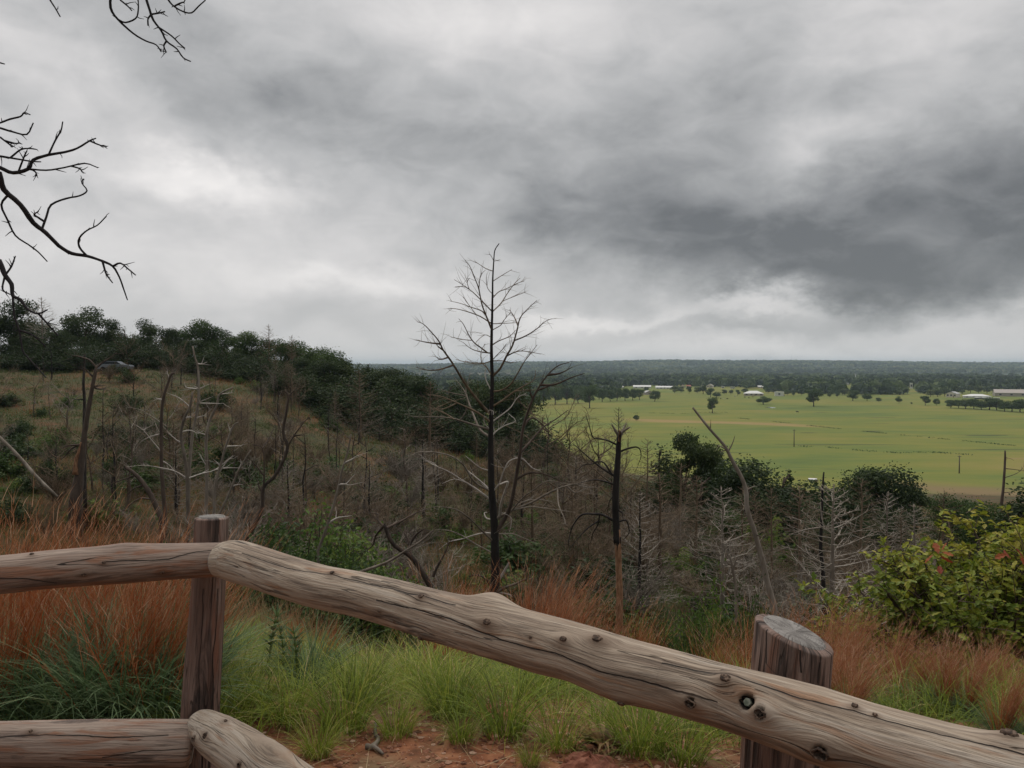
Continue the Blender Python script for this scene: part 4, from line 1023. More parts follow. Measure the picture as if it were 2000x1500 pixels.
simple('dead_tree', 9, 'small white stub of a stem poking out of weeds beside the bush', 'bark_pale', [(1653, 1230), (1653, 1200), (1654, 1184)], [[(1654, 1192), (1659, 1195)]], (4, 3), tw=0, limbr=.01)

# --- dark limbs hanging in from a tree just out of frame at the left
h = Z(0, 0, 2.0)
tb = np.array([-4.4, 4.6, 0.0]); tb[2] = tz(tb[0], tb[1])
T = Traced('overhanging_dead_tree', 4.6, 'black leafless tree just out of frame with limbs hanging into the top left sky', base=tb)
mb = MB(); tr = catmull([tb - [0, 0, .2], tb + [.05, 0, 1.5], tb + [-.05, .1, 3.2], tb + [.15, 0, 4.8], tb + [.5, -.1, 6.0]], 4); tube(mb, tr - tb, np.linspace(.14, .06, len(tr)), 8, lump=.1); link('trunk', mb.mesh('trunk', M['branch_black']), T.root)
def hb(lines, r0, r1=.0035, root=None, tw=5, dd=None):
    mb = MB()
    for i, l in enumerate(lines):
        w = T.line(l, dd=dd if i == 0 and dd is not None else rng.normal() * .3, start_known=i > 0, D0=4.6)
        a = r0 if i == 0 else max(r0 * .42, .0055)
        if i == 0 and root is not None:
            q = np.array(root); pre = catmull([q, q * .5 + w[0] * .5 + [0, 0, .12], w[0]], 4)[:-1]; w = np.r_[pre, w]
            rr = np.r_[np.linspace(r0 * 1.6, r0, len(pre)), np.linspace(r0, r1, len(w) - len(pre))]
        else: rr = np.linspace(a, r1, len(w))
        tube(mb, w - tb, rr, 6, lump=.18)
        twigs_on(mb, w[len(w) // 4:] - tb, tw, .05, .0035, 4, 1.3, .1, None, .5, .1)
    link('branch', mb.mesh('branch', M['branch_black']), T.root)
hb([h((0, 680), (15, 740), (80, 800), (130, 870), (180, 910), (230, 960), (280, 990), (340, 1000), (400, 1020), (440, 1040), (465, 1080), (480, 1120), (498, 1172)), h((440, 1035), (470, 1028), (500, 1050), (530, 1075)), h((405, 1025), (415, 1070), (440, 1105)),
    h((175, 895), (180, 850), (200, 800), (260, 775), (310, 765), (340, 745), (320, 715), (328, 698)), h((180, 872), (150, 850), (133, 838), (150, 826)), h((335, 995), (310, 965), (310, 930), (340, 900), (380, 880), (415, 845)), h((15, 760), (5, 800), (30, 860), (60, 920), (110, 955), (150, 985), (185, 1022))], .017, root=tb + [.0, .05, 3.0])
hb([h((0, 655), (50, 675), (110, 660), (130, 625), (190, 605), (250, 595), (300, 580), (350, 550), (375, 540)), h((355, 557), (385, 565), (412, 574)), h((110, 655), (180, 665), (250, 655), (330, 638), (382, 655)), h((290, 650), (310, 658), (320, 670)), h((190, 600), (215, 550), (238, 510), (245, 475)), h((70, 665), (95, 610), (105, 590)), h((110, 658), (135, 668), (145, 686))], .013, root=tb + [.02, .05, 3.1])
hb([h((0, 610), (60, 620), (120, 630), (160, 632)), h((40, 615), (80, 585), (110, 580), (140, 583))], .007, root=tb + [0, .05, 3.3])
hb([h((0, 500), (50, 515), (105, 525), (130, 480)), h((0, 535), (50, 575)), h((25, 548), (60, 560), (78, 558))], .007, root=tb + [0, .1, 3.6])
hb([h((0, 480), (40, 465), (80, 455), (95, 440), (118, 448))], .006, root=tb + [0, .1, 3.7])
hb([h((0, 1020), (20, 1075), (45, 1110), (50, 1155), (80, 1170), (110, 1210), (150, 1225), (185, 1210)), h((48, 1150), (55, 1230), (75, 1290), (85, 1350), (95, 1380), (140, 1430), (180, 1475)), h((20, 1070), (45, 1040), (60, 1000)), h((0, 1090), (10, 1130), (40, 1150)), h((75, 1280), (130, 1310), (180, 1355)), h((150, 1225), (190, 1270), (225, 1310))], .015, root=tb + [0, .05, 2.4])
lim = [tb + [.2, 0, 4.9]] + [P(-200, -330, 4.7), P(100, -260, 4.65), P(420, -190, 4.6)]
mb = MB(); w = catmull(lim, 4); tube(mb, w - tb, np.linspace(.05, .016, len(w)), 6, lump=.1); link('branch', mb.mesh('branch', M['branch_black']), T.root)
def on(px): 
    k = np.argmin(np.abs(proj(w)[0][:, 0] - px)); return w[k]
hb([h((435, -40), (432, 30), (460, 75), (520, 130), (570, 160), (610, 175), (630, 203)), h((460, 70), (490, 88), (530, 72), (540, 40), (540, 0))], .008, root=on(210), tw=4)
hb([h((560, -40), (585, 40), (600, 80), (630, 120), (650, 160), (690, 190), (715, 225), (745, 240)), h((625, 110), (670, 140), (700, 170), (722, 188)), h((648, 155), (640, 180), (650, 205)), h((593, 55), (625, 50), (645, 45)), h((585, 50), (578, 75), (578, 100)), h((470, 0), (500, 25), (515, 42))], .008, root=on(280), tw=4)
hb([h((640, -40), (658, 0), (680, 25), (715, 45), (748, 50), (775, 25), (803, 0)), h((680, 22), (705, 12), (720, 8))], .006, root=on(320), tw=4)
hb([h((185, -30), (196, 0), (215, 30), (235, 65))], .006, root=on(90), tw=2)
hb([h((-20, 235), (0, 245), (18, 250))], .005, root=tb + [.1, 0, 4.4], tw=1)
#PART4
# ------------------------------------------------------------------ tree and shrub patterns
def vset(name, kinds, leaf, seeds, parts=('trunk', 'crown'), n=2600, size=.34):
    return [proto(name, make_tree(name, k, s, leaf, n, size), parts) for k, s in zip(kinds, seeds)]
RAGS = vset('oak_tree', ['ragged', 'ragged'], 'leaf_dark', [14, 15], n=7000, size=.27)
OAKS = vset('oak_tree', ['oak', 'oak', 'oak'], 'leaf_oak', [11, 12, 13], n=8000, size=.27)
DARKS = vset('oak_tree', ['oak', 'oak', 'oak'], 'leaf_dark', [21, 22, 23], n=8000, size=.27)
CEDARS = vset('cedar_tree', ['cedar', 'cedar'], 'leaf_dark', [31, 32], n=8000, size=.23)
FIELD = vset('shade_tree', ['round', 'round', 'oak'], 'leaf_oak', [41, 42, 43], n=2400, size=.6)
def bset(leaf, seeds, stems, leaves, size): return [proto('shrub', make_bush('shrub', sd, leaf, stems, leaves, size), ('stem', 'foliage')) for sd in seeds]
SHRUBD = bset('leaf_dark', [51, 52, 53], 34, 2600, .62); SHRUBO = bset('leaf_oak', [61, 62, 63], 30, 2300, .62); SHRUBB = bset('leaf_bright', [71, 72, 73], 26, 1900, .62)
FARS = vset('shade_tree', ['round', 'oak', 'round'], 'leaf_far', [81, 82, 83], n=700, size=1.15)
NSH = [bset(lf, sd, 60, 9000, .30) for lf, sd in (('leaf_oak', [91, 92]), ('leaf_bright', [93, 94]), ('leaf_dark', [95, 96]))]
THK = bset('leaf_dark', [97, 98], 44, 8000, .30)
DP = ('trunk', 'crown')
DCED = [proto('dead_cedar', make_dead('dead_cedar', s, 6.0, 'cedar', w, t), DP) for s, w, t in ((1, 'bark_silver', 'bark_grey'), (2, 'twig_brown', None), (3, 'bark_grey', 'bark_char'))]
DOAK = [proto('dead_tree', make_dead('dead_tree', s, 6.0, 'oak', w, t), DP) for s, w, t in ((4, 'twig_brown', 'bark_brown'), (5, 'twig_brown', 'bark_char'), (6, 'bark_grey', 'bark_brown'))]
DBRU = [proto('dead_brush', make_dead('dead_brush', s, 3.2, 'brush', w), ('stem', 'branches')) for s, w in ((7, 'twig_brown'), (8, 'twig_brown'), (9, 'bark_grey'))]
DSNA = [proto('dead_snag', make_dead('dead_snag', s, 6.0, 'snag', w, t), DP) for s, w, t in ((14, 'bark_brown', 'bark_char'), (15, 'bark_grey', 'bark_brown'), (16, 'bark_char', 'bark_char'))]
U = random.uniform
def at_px(pr, px, D, toprow, label, cat, group=None, H=10.0, wide=1.0, sink=0.0):
    g = ground_at(px, D); ztop = P(px, toprow, D)[2]; s = max(0.12, (ztop - g[2]) / H)
    return put(pr, g - [0, 0, sink * s], U(0, 6.28), (s * wide, s * wide, s), label, cat, group)

# the wooded crest of the left hill, tree by tree: column, top row, depth, kind, width factor, label
CREST = [
 (-120, 585, 120, 'd', 1.0, 'dark oak leaving the frame at the left end of the crest'), (25, 588, 125, 'd', 1.0, 'dark oak at the left end of the wooded crest behind the black limbs'), (75, 622, 135, 'd', 1.0, 'dark oak below the small bare tree on the crest'),
 (168, 603, 128, 'd', 1.05, 'broad dark oak, biggest dome on the left crest'), (205, 625, 132, 'd', .8, 'dark oak tucked against the right side of the biggest dome'),
 (240, 638, 138, 'c', 1.3, 'dark cedar in the dip right of the biggest crest oak'), (262, 655, 140, 'o', 1.0, 'low oak in the dip of the left crest'),
 (300, 628, 134, 'd', .95, 'dark oak with a flat top between two dips of the crest'), (345, 645, 136, 'd', .8, 'smaller dark oak right of the flat topped one'),
 (400, 622, 126, 'o', .85, 'open crowned oak rising above its neighbours on the crest'), (440, 648, 132, 'd', .9, 'dark oak right of the open crowned oak'),
 (478, 645, 128, 'o', 1.0, 'rounded green oak left of the bare pointed tree on the crest'), (510, 665, 130, 'd', 1.0, 'dark oak behind the bare pointed tree on the crest'),
 (548, 664, 126, 'o', 1.0, 'oak just right of the bare pointed tree on the crest'), (580, 668, 128, 'o', 1.1, 'low oak where the crest begins to drop'),
 (618, 676, 124, 'o', 1.1, 'green oak on the upper part of the falling crest'), (650, 688, 120, 'o', 1.15, 'wide green oak midway down the falling crest'), (640, 705, 116, 'd', 1.3, 'dark bushy oak in front of the falling crest'),
 (690, 704, 120, 'd', 1.2, 'dark oak below the wide green one on the falling crest'), (722, 712, 118, 'c', 1.3, 'dark cedar standing on the falling crest'), (750, 722, 116, 'd', 1.3, 'dark oak where the far valley first shows'),
 (780, 735, 112, 'd', 1.3, 'dark oak at the foot of the falling crest'), (815, 740, 112, 'o', 1.3, 'oak filling the gap below the far valley'), (850, 738, 104, 'd', 1.2, 'dark oak left of the tall bare tree, at the valley edge'),
 (882, 748, 104, 'c', 1.4, 'dark cedar left of the tall bare tree trunk'), (905, 745, 108, 'd', 1.2, 'dark oak beside the tall bare tree trunk'), (940, 748, 110, 'o', 1.2, 'oak directly behind the tall bare tree trunk'), (985, 745, 106, 'd', 1.15, 'dark oak right of the tall bare tree trunk'), (1015, 770, 104, 'c', 1.4, 'dark cedar at the right end of the valley edge thicket'),
 (120, 650, 122, 'd', 1.1, 'dark oak in the shade below the biggest crest dome'), (45, 660, 122, 'd', 1.2, 'dark oak low on the crest near the left edge'), (375, 665, 122, 'd', 1.1, 'dark oak low in front of the open crowned oak'), (590, 700, 114, 'd', 1.2, 'dark oak standing forward of the falling crest'),
]
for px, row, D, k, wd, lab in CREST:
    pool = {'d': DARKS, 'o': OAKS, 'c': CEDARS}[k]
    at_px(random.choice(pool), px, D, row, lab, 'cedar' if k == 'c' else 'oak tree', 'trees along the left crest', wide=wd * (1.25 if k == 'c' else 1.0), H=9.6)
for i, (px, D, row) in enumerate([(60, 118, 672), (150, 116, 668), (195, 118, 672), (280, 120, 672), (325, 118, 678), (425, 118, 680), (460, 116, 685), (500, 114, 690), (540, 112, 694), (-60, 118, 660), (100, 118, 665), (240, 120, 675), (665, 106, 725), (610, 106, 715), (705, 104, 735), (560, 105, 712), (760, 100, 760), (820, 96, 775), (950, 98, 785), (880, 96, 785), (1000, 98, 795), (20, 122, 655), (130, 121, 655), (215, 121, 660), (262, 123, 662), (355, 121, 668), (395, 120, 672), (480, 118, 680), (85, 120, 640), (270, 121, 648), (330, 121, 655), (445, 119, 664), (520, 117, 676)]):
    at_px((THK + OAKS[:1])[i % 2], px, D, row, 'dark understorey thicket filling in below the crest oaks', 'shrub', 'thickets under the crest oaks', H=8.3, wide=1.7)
# bare trees on the crest line
at_px(DCED[0], 84, 122, 580, 'small bare dead tree with a rounded fan of twigs above the crest oaks', 'dead tree', H=6, wide=1.3)
at_px(DCED[1], 526, 118, 634, 'bare dead pointed tree sticking out of the wooded crest', 'dead tree', H=6)
at_px(DCED[1], 572, 116, 655, 'faint bare dead tree just right of the pointed one on the crest', 'dead tree', H=6)
at_px(DCED[1], 705, 88, 722, 'brown dead cedar in front of the falling crest', 'dead tree', H=6, wide=1.2)
at_px(DCED[1], 838, 82, 745, 'brown bushy dead cedar left of the tall bare tree', 'dead tree', H=6, wide=1.4)
at_px(DOAK[0], 1060, 84, 800, 'brown dead oak with dense twigs against the meadow', 'dead tree', H=6, wide=1.3)
at_px(DOAK[0], 1110, 74, 835, 'brown dead oak left of the charred snag', 'dead tree', H=6, wide=1.2)
at_px(DOAK[1], 1165, 70, 850, 'brown dead oak close behind the charred snag', 'dead tree', H=6, wide=1.2)
at_px(DCED[2], 1208, 66, 795, 'thin dead treetop showing over the charred snag', 'dead tree', H=6, wide=.7)
at_px(DCED[1], 1262, 64, 858, 'dark pointed dead cedar right of the charred snag', 'dead tree', H=6)

# the green trees in the draw before the meadow
for px, row, D, k, wd, lab in [
 (1335, 838, 62, 'r', .8, 'dark oak with an uneven crown rising against the meadow'), (1295, 868, 66, 'c', 1.2, 'dark cedar left of the uneven crowned oak'), (1368, 872, 64, 'r', .65, 'right side companion of the uneven crowned oak'),
 (1400, 896, 62, 'o', .8, 'oak behind the leaning pale snag'), (1440, 905, 60, 'r', 1.1, 'dark oak right of the leaning pale snag'), (1498, 900, 58, 'd', 1.3, 'big dark oak in the middle of the draw before the meadow'), (1470, 940, 52, 'c', 1.6, 'wide cedar filling the gap below the big draw oak'), (1545, 955, 52, 'c', 1.6, 'wide cedar right below the big draw oak'), (1535, 918, 60, 'c', 1.3, 'dark cedar at the right shoulder of the big draw oak'), (1380, 925, 54, 'c', 1.4, 'bushy cedar low beside the leaning snag'),
 (1655, 922, 66, 'c', 1.0, 'small dark cedar tip above the grey dead trees'), (1712, 918, 62, 'd', 1.1, 'dark oak with a rounded crown at the meadow edge'), (1760, 938, 64, 'r', 1.1, 'dark oak sloping away at the right of the meadow edge pair'), (1700, 960, 56, 'c', 1.3, 'tall cedar shaded below the meadow edge oaks'),
 (1500, 985, 44, 'b', .7, 'bright green young oak below the big draw oak'), (1425, 1000, 46, 'o', .8, 'green oak low behind the leaning snag'), (1735, 1000, 48, 'd', .8, 'dark oak behind the pale dead cedar'), (2010, 930, 40, 'c', 1.2, 'dark cedar cut by the right edge above the bush'), (1865, 972, 56, 'o', .8, 'small oak behind the leafy bush top'), (1930, 985, 50, 'o', .8, 'oak half hidden by the leafy bush top')]:
    pool = {'d': DARKS, 'o': OAKS, 'c': CEDARS, 'b': SHRUBB, 'r': RAGS}[k]
    at_px(random.choice(pool), px, D, row, lab, 'cedar' if k == 'c' else 'oak tree', 'green trees in the draw', wide=wd * (1.25 if k == 'c' else 1), H=8.5 if k == 'b' else 9.6)
# pale dead cedars at right, nearer and bigger
for px, row, D, v, wd, lab in [(1632, 945, 21, 0, 1.35, 'tall pale dead cedar with whorls of bare limbs behind the thick post'), (1412, 950, 30, 0, 1.3, 'pale dead cedar left of the leaning snag foot'), (1790, 985, 40, 0, 1.5, 'pale dead cedar just above the leafy bush'), (1735, 960, 46, 0, 1.3, 'dead cedar between the dark oaks and the bush'),
    (1570, 950, 34, 1, 1.4, 'brownish dead cedar left of the black stem'), (1680, 935, 44, 1, 1.3, 'dense brown dead cedar under the meadow edge oak'), (1325, 905, 48, 1, 1.4, 'dense grey brown dead cedar below the uneven crowned oak'), (1290, 925, 36, 1, 1.5, 'wide brown dead cedar right of the charred trunk'), (1360, 930, 42, 1, 1.4, 'brown dead cedar between charred trunk and leaning snag'), (1845, 960, 52, 1, 1.3, 'faint dead cedar against the brown meadow strip'), (1250, 960, 30, 2, 1.2, 'grey dead cedar close right of the charred trunk')]:
    at_px(DCED[v], px, D, row, lab, 'dead tree', 'dead cedars in the draw', H=6, wide=wd)

# ------------------------------------------------------------------ scattered growth on the burnt hillside
ZONE = lambda px: 'on the left of the burnt hillside' if px < 420 else 'on the middle of the burnt hillside' if px < 860 else 'in the draw behind the tall bare tree' if px < 1180 else 'in the draw right of the charred snag'
def scatter(n, dmin, dmax, pool, hmin, hmax, what, cat, H, pmin=-60, pmax=2060, keep=None, wide=(1, 1), power=1.0):
    k = 0; tries = 0
    while k < n and tries < n * 30:
        tries += 1
        px = U(pmin, pmax); D = dmin * (dmax / dmin) ** (U(0, 1) ** power); g = ground_at(px, D)
        if g[2] < PLAIN + 4: continue
        pp, _ = proj(g)
        if keep and not keep(px, pp[1], D): continue
        h = U(hmin, hmax); s = h / H; i = random.randrange(len(pool)); w = s * U(*wide)
        far = 'far up ' if D > 75 else 'lower down '
        put(pool[i], g, U(0, 6.28), (w, w, s), f'{what[i % len(what)]}, {far}{ZONE(px)}', cat, f'{cat} {ZONE(px)}')
        k += 1
scatter(75, 36, 125, DSNA, 2.5, 6.0, ['thin dark burnt pole', 'thin grey snag with stubs', 'thin black snag'], 'dead snag', 6.0, pmin=-80, pmax=1150, wide=(.7, 1.0), power=.8)
scatter(60, 38, 120, DOAK, 2.5, 5.5, ['brown twiggy dead tree', 'dead tree with a black trunk', 'grey twiggy dead tree'], 'dead tree', 6.0, pmin=-80, pmax=1250, wide=(.8, 1.2), power=.8)
scatter(75, 34, 110, [DCED[1], DCED[1], DCED[2]], 2.5, 5.5, ['brown dead cedar', 'brown twiggy dead cedar', 'dead cedar with a black trunk'], 'dead cedar', 6.0, pmin=300, pmax=1900, wide=(.9, 1.4), power=.8)
scatter(190, 21, 85, DBRU, 1.0, 2.9, ['brown dead thicket', 'tangled brown dead brush', 'grey dead brush'], 'dead brush', 3.2, pmin=450, pmax=1950, wide=(1.0, 1.7), power=.85, keep=lambda px, r, D: not (D < 26 and (abs(px - 1205) < 70 or abs(px - 965) < 90)) and not (D < 32 and abs(px - 1630) < 90))
scatter(40, 30, 100, DBRU, 0.8, 2.2, ['brown dead thicket', 'tangled brown dead brush', 'grey dead brush'], 'dead brush', 3.2, pmin=-60, pmax=600, wide=(1.0, 1.6))
scatter(52, 26, 120, SHRUBD, 1.0, 2.8, ['dark green shrub', 'dark rounded shrub'], 'dark shrub', 8.5, pmax=1500, wide=(1.0, 1.6), power=.85)
scatter(62, 22, 120, SHRUBO, 0.8, 2.4, ['green shrub', 'low green shrub'], 'green shrub', 8.5, pmax=1900, wide=(1.0, 1.7), power=.85)
scatter(48, 22, 115, SHRUBB, 0.6, 2.0, ['bright green shrub', 'low bright green shrub'], 'bright shrub', 8.5, pmax=1700, wide=(1.0, 1.8), power=.85)
scatter(36, 22, 62, SHRUBO, .6, 1.9, ['green shrub', 'low green shrub'], 'green shrub', 8.5, pmin=650, pmax=1650, wide=(1.0, 1.7))
scatter(30, 22, 62, SHRUBB, .5, 1.5, ['bright green shrub', 'low bright green shrub'], 'bright shrub', 8.5, pmin=650, pmax=1650, wide=(1.0, 1.8))
at_px(DBRU[0], 214, 104, 716, 'brown dead brush partly in front of the silver car', 'dead brush', H=3.2, wide=1.5)
at_px(SHRUBO[0], 246, 104, 718, 'green shrub before the front end of the silver car', 'shrub', H=8.3, wide=1.4)
# named shrubs nearer the fence
for px, row, D, pr, wd, lab in [(590, 1000, 19, NSH[0][0], 1.0, 'green rounded shrub behind the rail right of the thin post'), (650, 975, 22, NSH[1][0], 1.0, 'bright green shrub top beside the thin grey snag'), (545, 1010, 17, NSH[0][1], .9, 'green shrub just above the rail end'),
    (1415, 1118, 7.6, NSH[1][1], .40, 'bright green leafy weeds behind the short forked snag'), (1345, 1155, 7.0, NSH[1][0], .6, 'low green leafy shrub behind the rail below the forked snag'), (1265, 1185, 7.0, NSH[1][1], .6, 'bright green leafy weeds right of the charred snag foot'), (1455, 1155, 7.4, NSH[0][0], .5, 'green leafy weeds between the forked snag and the thick post'), (1300, 1175, 6.4, NSH[0][1], .6, 'green leafy weeds low over the rail right of the charred snag'), (1490, 1175, 10, NSH[2][1], .5, 'dark low shrub behind the thick post'), (1690, 1180, 9, NSH[0][1], .6, 'green leafy growth between thick post and big bush'),
    (100, 880, 44, SHRUBD[0], .9, 'dark shrub left of the split snag'), (235, 860, 50, SHRUBD[1], .8, 'dark round shrub right of the split snag'), (120, 830, 60, SHRUBO[1], 1.0, 'shrub up the slope left of the split snag')]:
    at_px(pr, px, D, row, lab, 'shrub', H=8.3, wide=wd)

# hillside grass: nobody could count it
n = 62000
pxs = rng.uniform(-250, 2300, n); Ds = 9.0 * (150 / 9.0) ** (rng.random(n) ** 0.9)
x = (pxs - 1000) / F * Ds; y = Ds; z = terrain(x, y); ok = z > PLAIN + 3; x, y, z = x[ok], y[ok], z[ok]; n = len(x)
patch = vnoise(x, y, .11, 3) * .6 + vnoise(x + 50, y, .5, 2) * .4
var0 = np.clip((patch - .5) * 3.2 + .5 + rng.normal(size=n) * .16, 0, 1)
rep = 5; N_ = n * rep
bx = np.repeat(x, rep) + rng.normal(size=N_) * .22 * (1 + np.repeat(y, rep) / 60); byy = np.repeat(y, rep) + rng.normal(size=N_) * .22 * (1 + np.repeat(y, rep) / 60)
dist = np.repeat(y, rep)
mb = MB(); ln = rng.uniform(.25, .75, N_) * (.8 + np.repeat(var0, rep) * .5)
blades(mb, np.stack([bx, byy, terrain(bx, byy) - .04], 1), rng.uniform(0, 6.28, N_), rng.uniform(0, .5, N_), rng.uniform(.3, 1.3, N_), ln, 0.006 + dist * .00034, 3, var=np.clip(np.repeat(var0, rep) + rng.normal(size=N_) * .06, 0, 1))
HG = mb
n = 24000; pxs = rng.uniform(-250, 2300, n); Ds = 11.0 * (140 / 11.0) ** (rng.random(n) ** .8); x = (pxs - 1000) / F * Ds; y = Ds
cl_ = vnoise(x + 31, y + 7, .22, 3); z = terrain(x, y); ok = (z > PLAIN + 3) & (cl_ > .40); x, y, z, cl_ = x[ok], y[ok], z[ok], cl_[ok]; n = len(x); kk = 22
hh = rng.uniform(.2, .8, n) * (.5 + 1.2 * (cl_ - .3)); d = rng.normal(size=(n, kk, 3)); d /= np.linalg.norm(d, axis=2)[..., None]; d[..., 2] = np.abs(d[..., 2])
c = np.stack([x, y, z], 1)[:, None] + d * (hh[:, None] * np.sqrt(rng.random((n, kk))))[..., None] * np.array([1.25, 1.25, 1.0])
gb = MB(); vv = np.clip(rng.normal(.4, .25, n)[:, None] + rng.normal(size=(n, kk)) * .12, 0, 1)
cards(gb, c.reshape(-1, 3), (d + rng.normal(size=d.shape) * .6 + [0, 0, .3]).reshape(-1, 3), np.repeat(.035 + y * .00125, kk), .65, var=vv.ravel())
o = link('undergrowth', gb.mesh('undergrowth', M['leaf_under'], smooth=False)); tag(o, 'low leafy undergrowth spread over the burnt hillside', 'undergrowth', kind='stuff'); mb = HG
o = link('hillside_grass', mb.mesh('hillside_grass', M['hill_grass'], smooth=False)); tag(o, 'mixed rust and green grass covering the burnt hillside', 'grass', kind='stuff')

# ------------------------------------------------------------------ foreground grasses
def tuft_mesh(name, seed, n, ln, w, mats, spread=.09, flop=(.7, 2.4), var=(.2, .75)):
    mb = MB(); a = rng.uniform(0, 6.28, n); r = spread * np.sqrt(rng.random(n))
    base = np.stack([np.cos(a) * r, np.sin(a) * r, np.full(n, -.02)], 1); hd = a + rng.normal(size=n) * .7
    l = ln * (.45 + .65 * rng.random(n))
    blades(mb, base, hd, rng.uniform(.02, .45, n), rng.uniform(flop[0], flop[1], n), l, w * (.6 + .7 * rng.random(n)), 6, var=np.clip(rng.normal((var[0] + var[1]) / 2, (var[1] - var[0]) / 2.2, n), 0, 1), twist=rng.normal(size=n) * .5)
    return mb.mesh(name, M[mats])
TUFT = []
for i, (n, l) in enumerate(((240, .42), (200, .36), (290, .48), (160, .30))):
    o = bpy.data.objects.new('grass_tuft', tuft_mesh('grass_tuft', i, n, l, .0048, 'grass_green')); COL.objects.link(o); TUFT.append([o, False])
BTUFT = []
for i, (n, l) in enumerate(((260, .62), (220, .55))):
    o = bpy.data.objects.new('grass_tuft', tuft_mesh('grass_tuft', i, n, l, .0085, 'grass_blue', .13, (.9, 2.4))); COL.objects.link(o); BTUFT.append([o, False])
def ground_px(px, row):   # nearest terrain point under this pixel
    for D in np.arange(2.2, 14, .04):
        p = P(px, row, D)
        if p[2] <= tz(p[0], p[1]): return np.array([p[0], p[1], tz(p[0], p[1])])
    p = P(px, row, 14); return np.array([p[0], p[1], tz(p[0], p[1])])
FT = [ # base column, base row, scale, label
 (672, 1432, 1.05, 'tall yellow green tuft on bare soil right of the lower rail'), (775, 1440, .72, 'small thin tuft between two bigger ones on the gravel'), (880, 1400, .95, 'full tuft at the back edge of the gravel'), (985, 1440, 1.1, 'largest bright tuft in the middle of the gravel edge'), (900, 1452, .55, 'short wispy tuft on the gravel below the full one'),
 (1090, 1465, .85, 'bright tuft right of the largest one'), (1175, 1420, .95, 'tuft just behind the dried brown plant'), (1250, 1475, .95, 'tuft right of the dried brown plant'), (1330, 1490, 1.0, 'yellow green tuft against the base of the thick post'), (560, 1415, 1.0, 'tuft leaning over the lower rail'), (490, 1400, .9, 'tuft beside the foot of the thin post'), (620, 1480, .55, 'small ragged tuft beside the lower right rail'),
 (1035, 1495, .4, 'tiny tuft by the red rock'), (455, 1365, .9, 'yellow green tuft right of the thin post'), (330, 1395, .8, 'yellow green tuft left of the thin post'), (700, 1370, .9, 'tuft behind the tall yellow green one'), (820, 1350, .9, 'tuft under the middle of the rail')]
for px, row, s, lab in FT:
    put(random.choice(TUFT), ground_px(px, row), U(0, 6.28), s, lab, 'grass tuft', 'grass tufts behind the fence')
for px, row, s, lab in [(600, 1345, .9, 'blue green drooping tuft over a dark hollow right of the thin post'), (870, 1300, .8, 'blue green tuft with upright old stems under the rail'), (1060, 1345, .75, 'blue green tuft low under the rail middle'), (230, 1425, 1.35, 'big blue green fountain of grass left of the thin post'), (95, 1430, 1.25, 'blue green arching tuft at the left edge'), (318, 1425, 1.2, 'blue green arching tuft close by the thin post'), (20, 1340, 1.1, 'blue green tuft cut by the left edge'), (165, 1405, 1.3, 'blue green tuft beside the big fountain of grass')]:
    put(random.choice(BTUFT), ground_px(px, row), U(0, 6.28), s, lab, 'grass tuft', 'blue green tufts behind the fence')
# the tufts behind those run together
n = 400; mb = MB()
pts = []
while len(pts) < n:
    px = U(-150, 2150); D = U(3.35, 9.0); p = ground_at(px, D)
    pr, _ = proj(p)
    bare = (D < 3.55 + .45 * vnoise(p[0], 3.3, 1.3, 2)) and 520 < px < 1420
    if bare or (px > 1250 and D > 5.2) or (px > 1500 and D > 4.3 and random.random() < .8) or vnoise(p[0], p[1], 1.9, 2) < .40: continue
    pts.append((p, px))
for p, px in pts:
    k = random.randrange(45, 85); a = rng.uniform(0, 6.28, k); r = .12 * np.sqrt(rng.random(k)); base = np.stack([p[0] + np.cos(a) * r, p[1] + np.sin(a) * r, np.full(k, p[2] - .03)], 1)
    v0 = vnoise(p[0], p[1], 1.1, 2); l = (.30 + .16 * v0) * (.45 + .7 * rng.random(k))
    blades(mb, base, a + rng.normal(size=k) * .7, rng.uniform(.05, .6, k), rng.uniform(.9, 2.4, k), l, .0055, 5, var=np.clip(.15 + .65 * v0 + rng.normal(size=k) * .16 + (rng.random(k) < .10) * .5, 0, 1), twist=rng.normal(size=k) * .5)
o = link('grass', mb.mesh('grass', M['grass_green'])); tag(o, 'yellow green grass running together behind the fence', 'grass', kind='stuff')

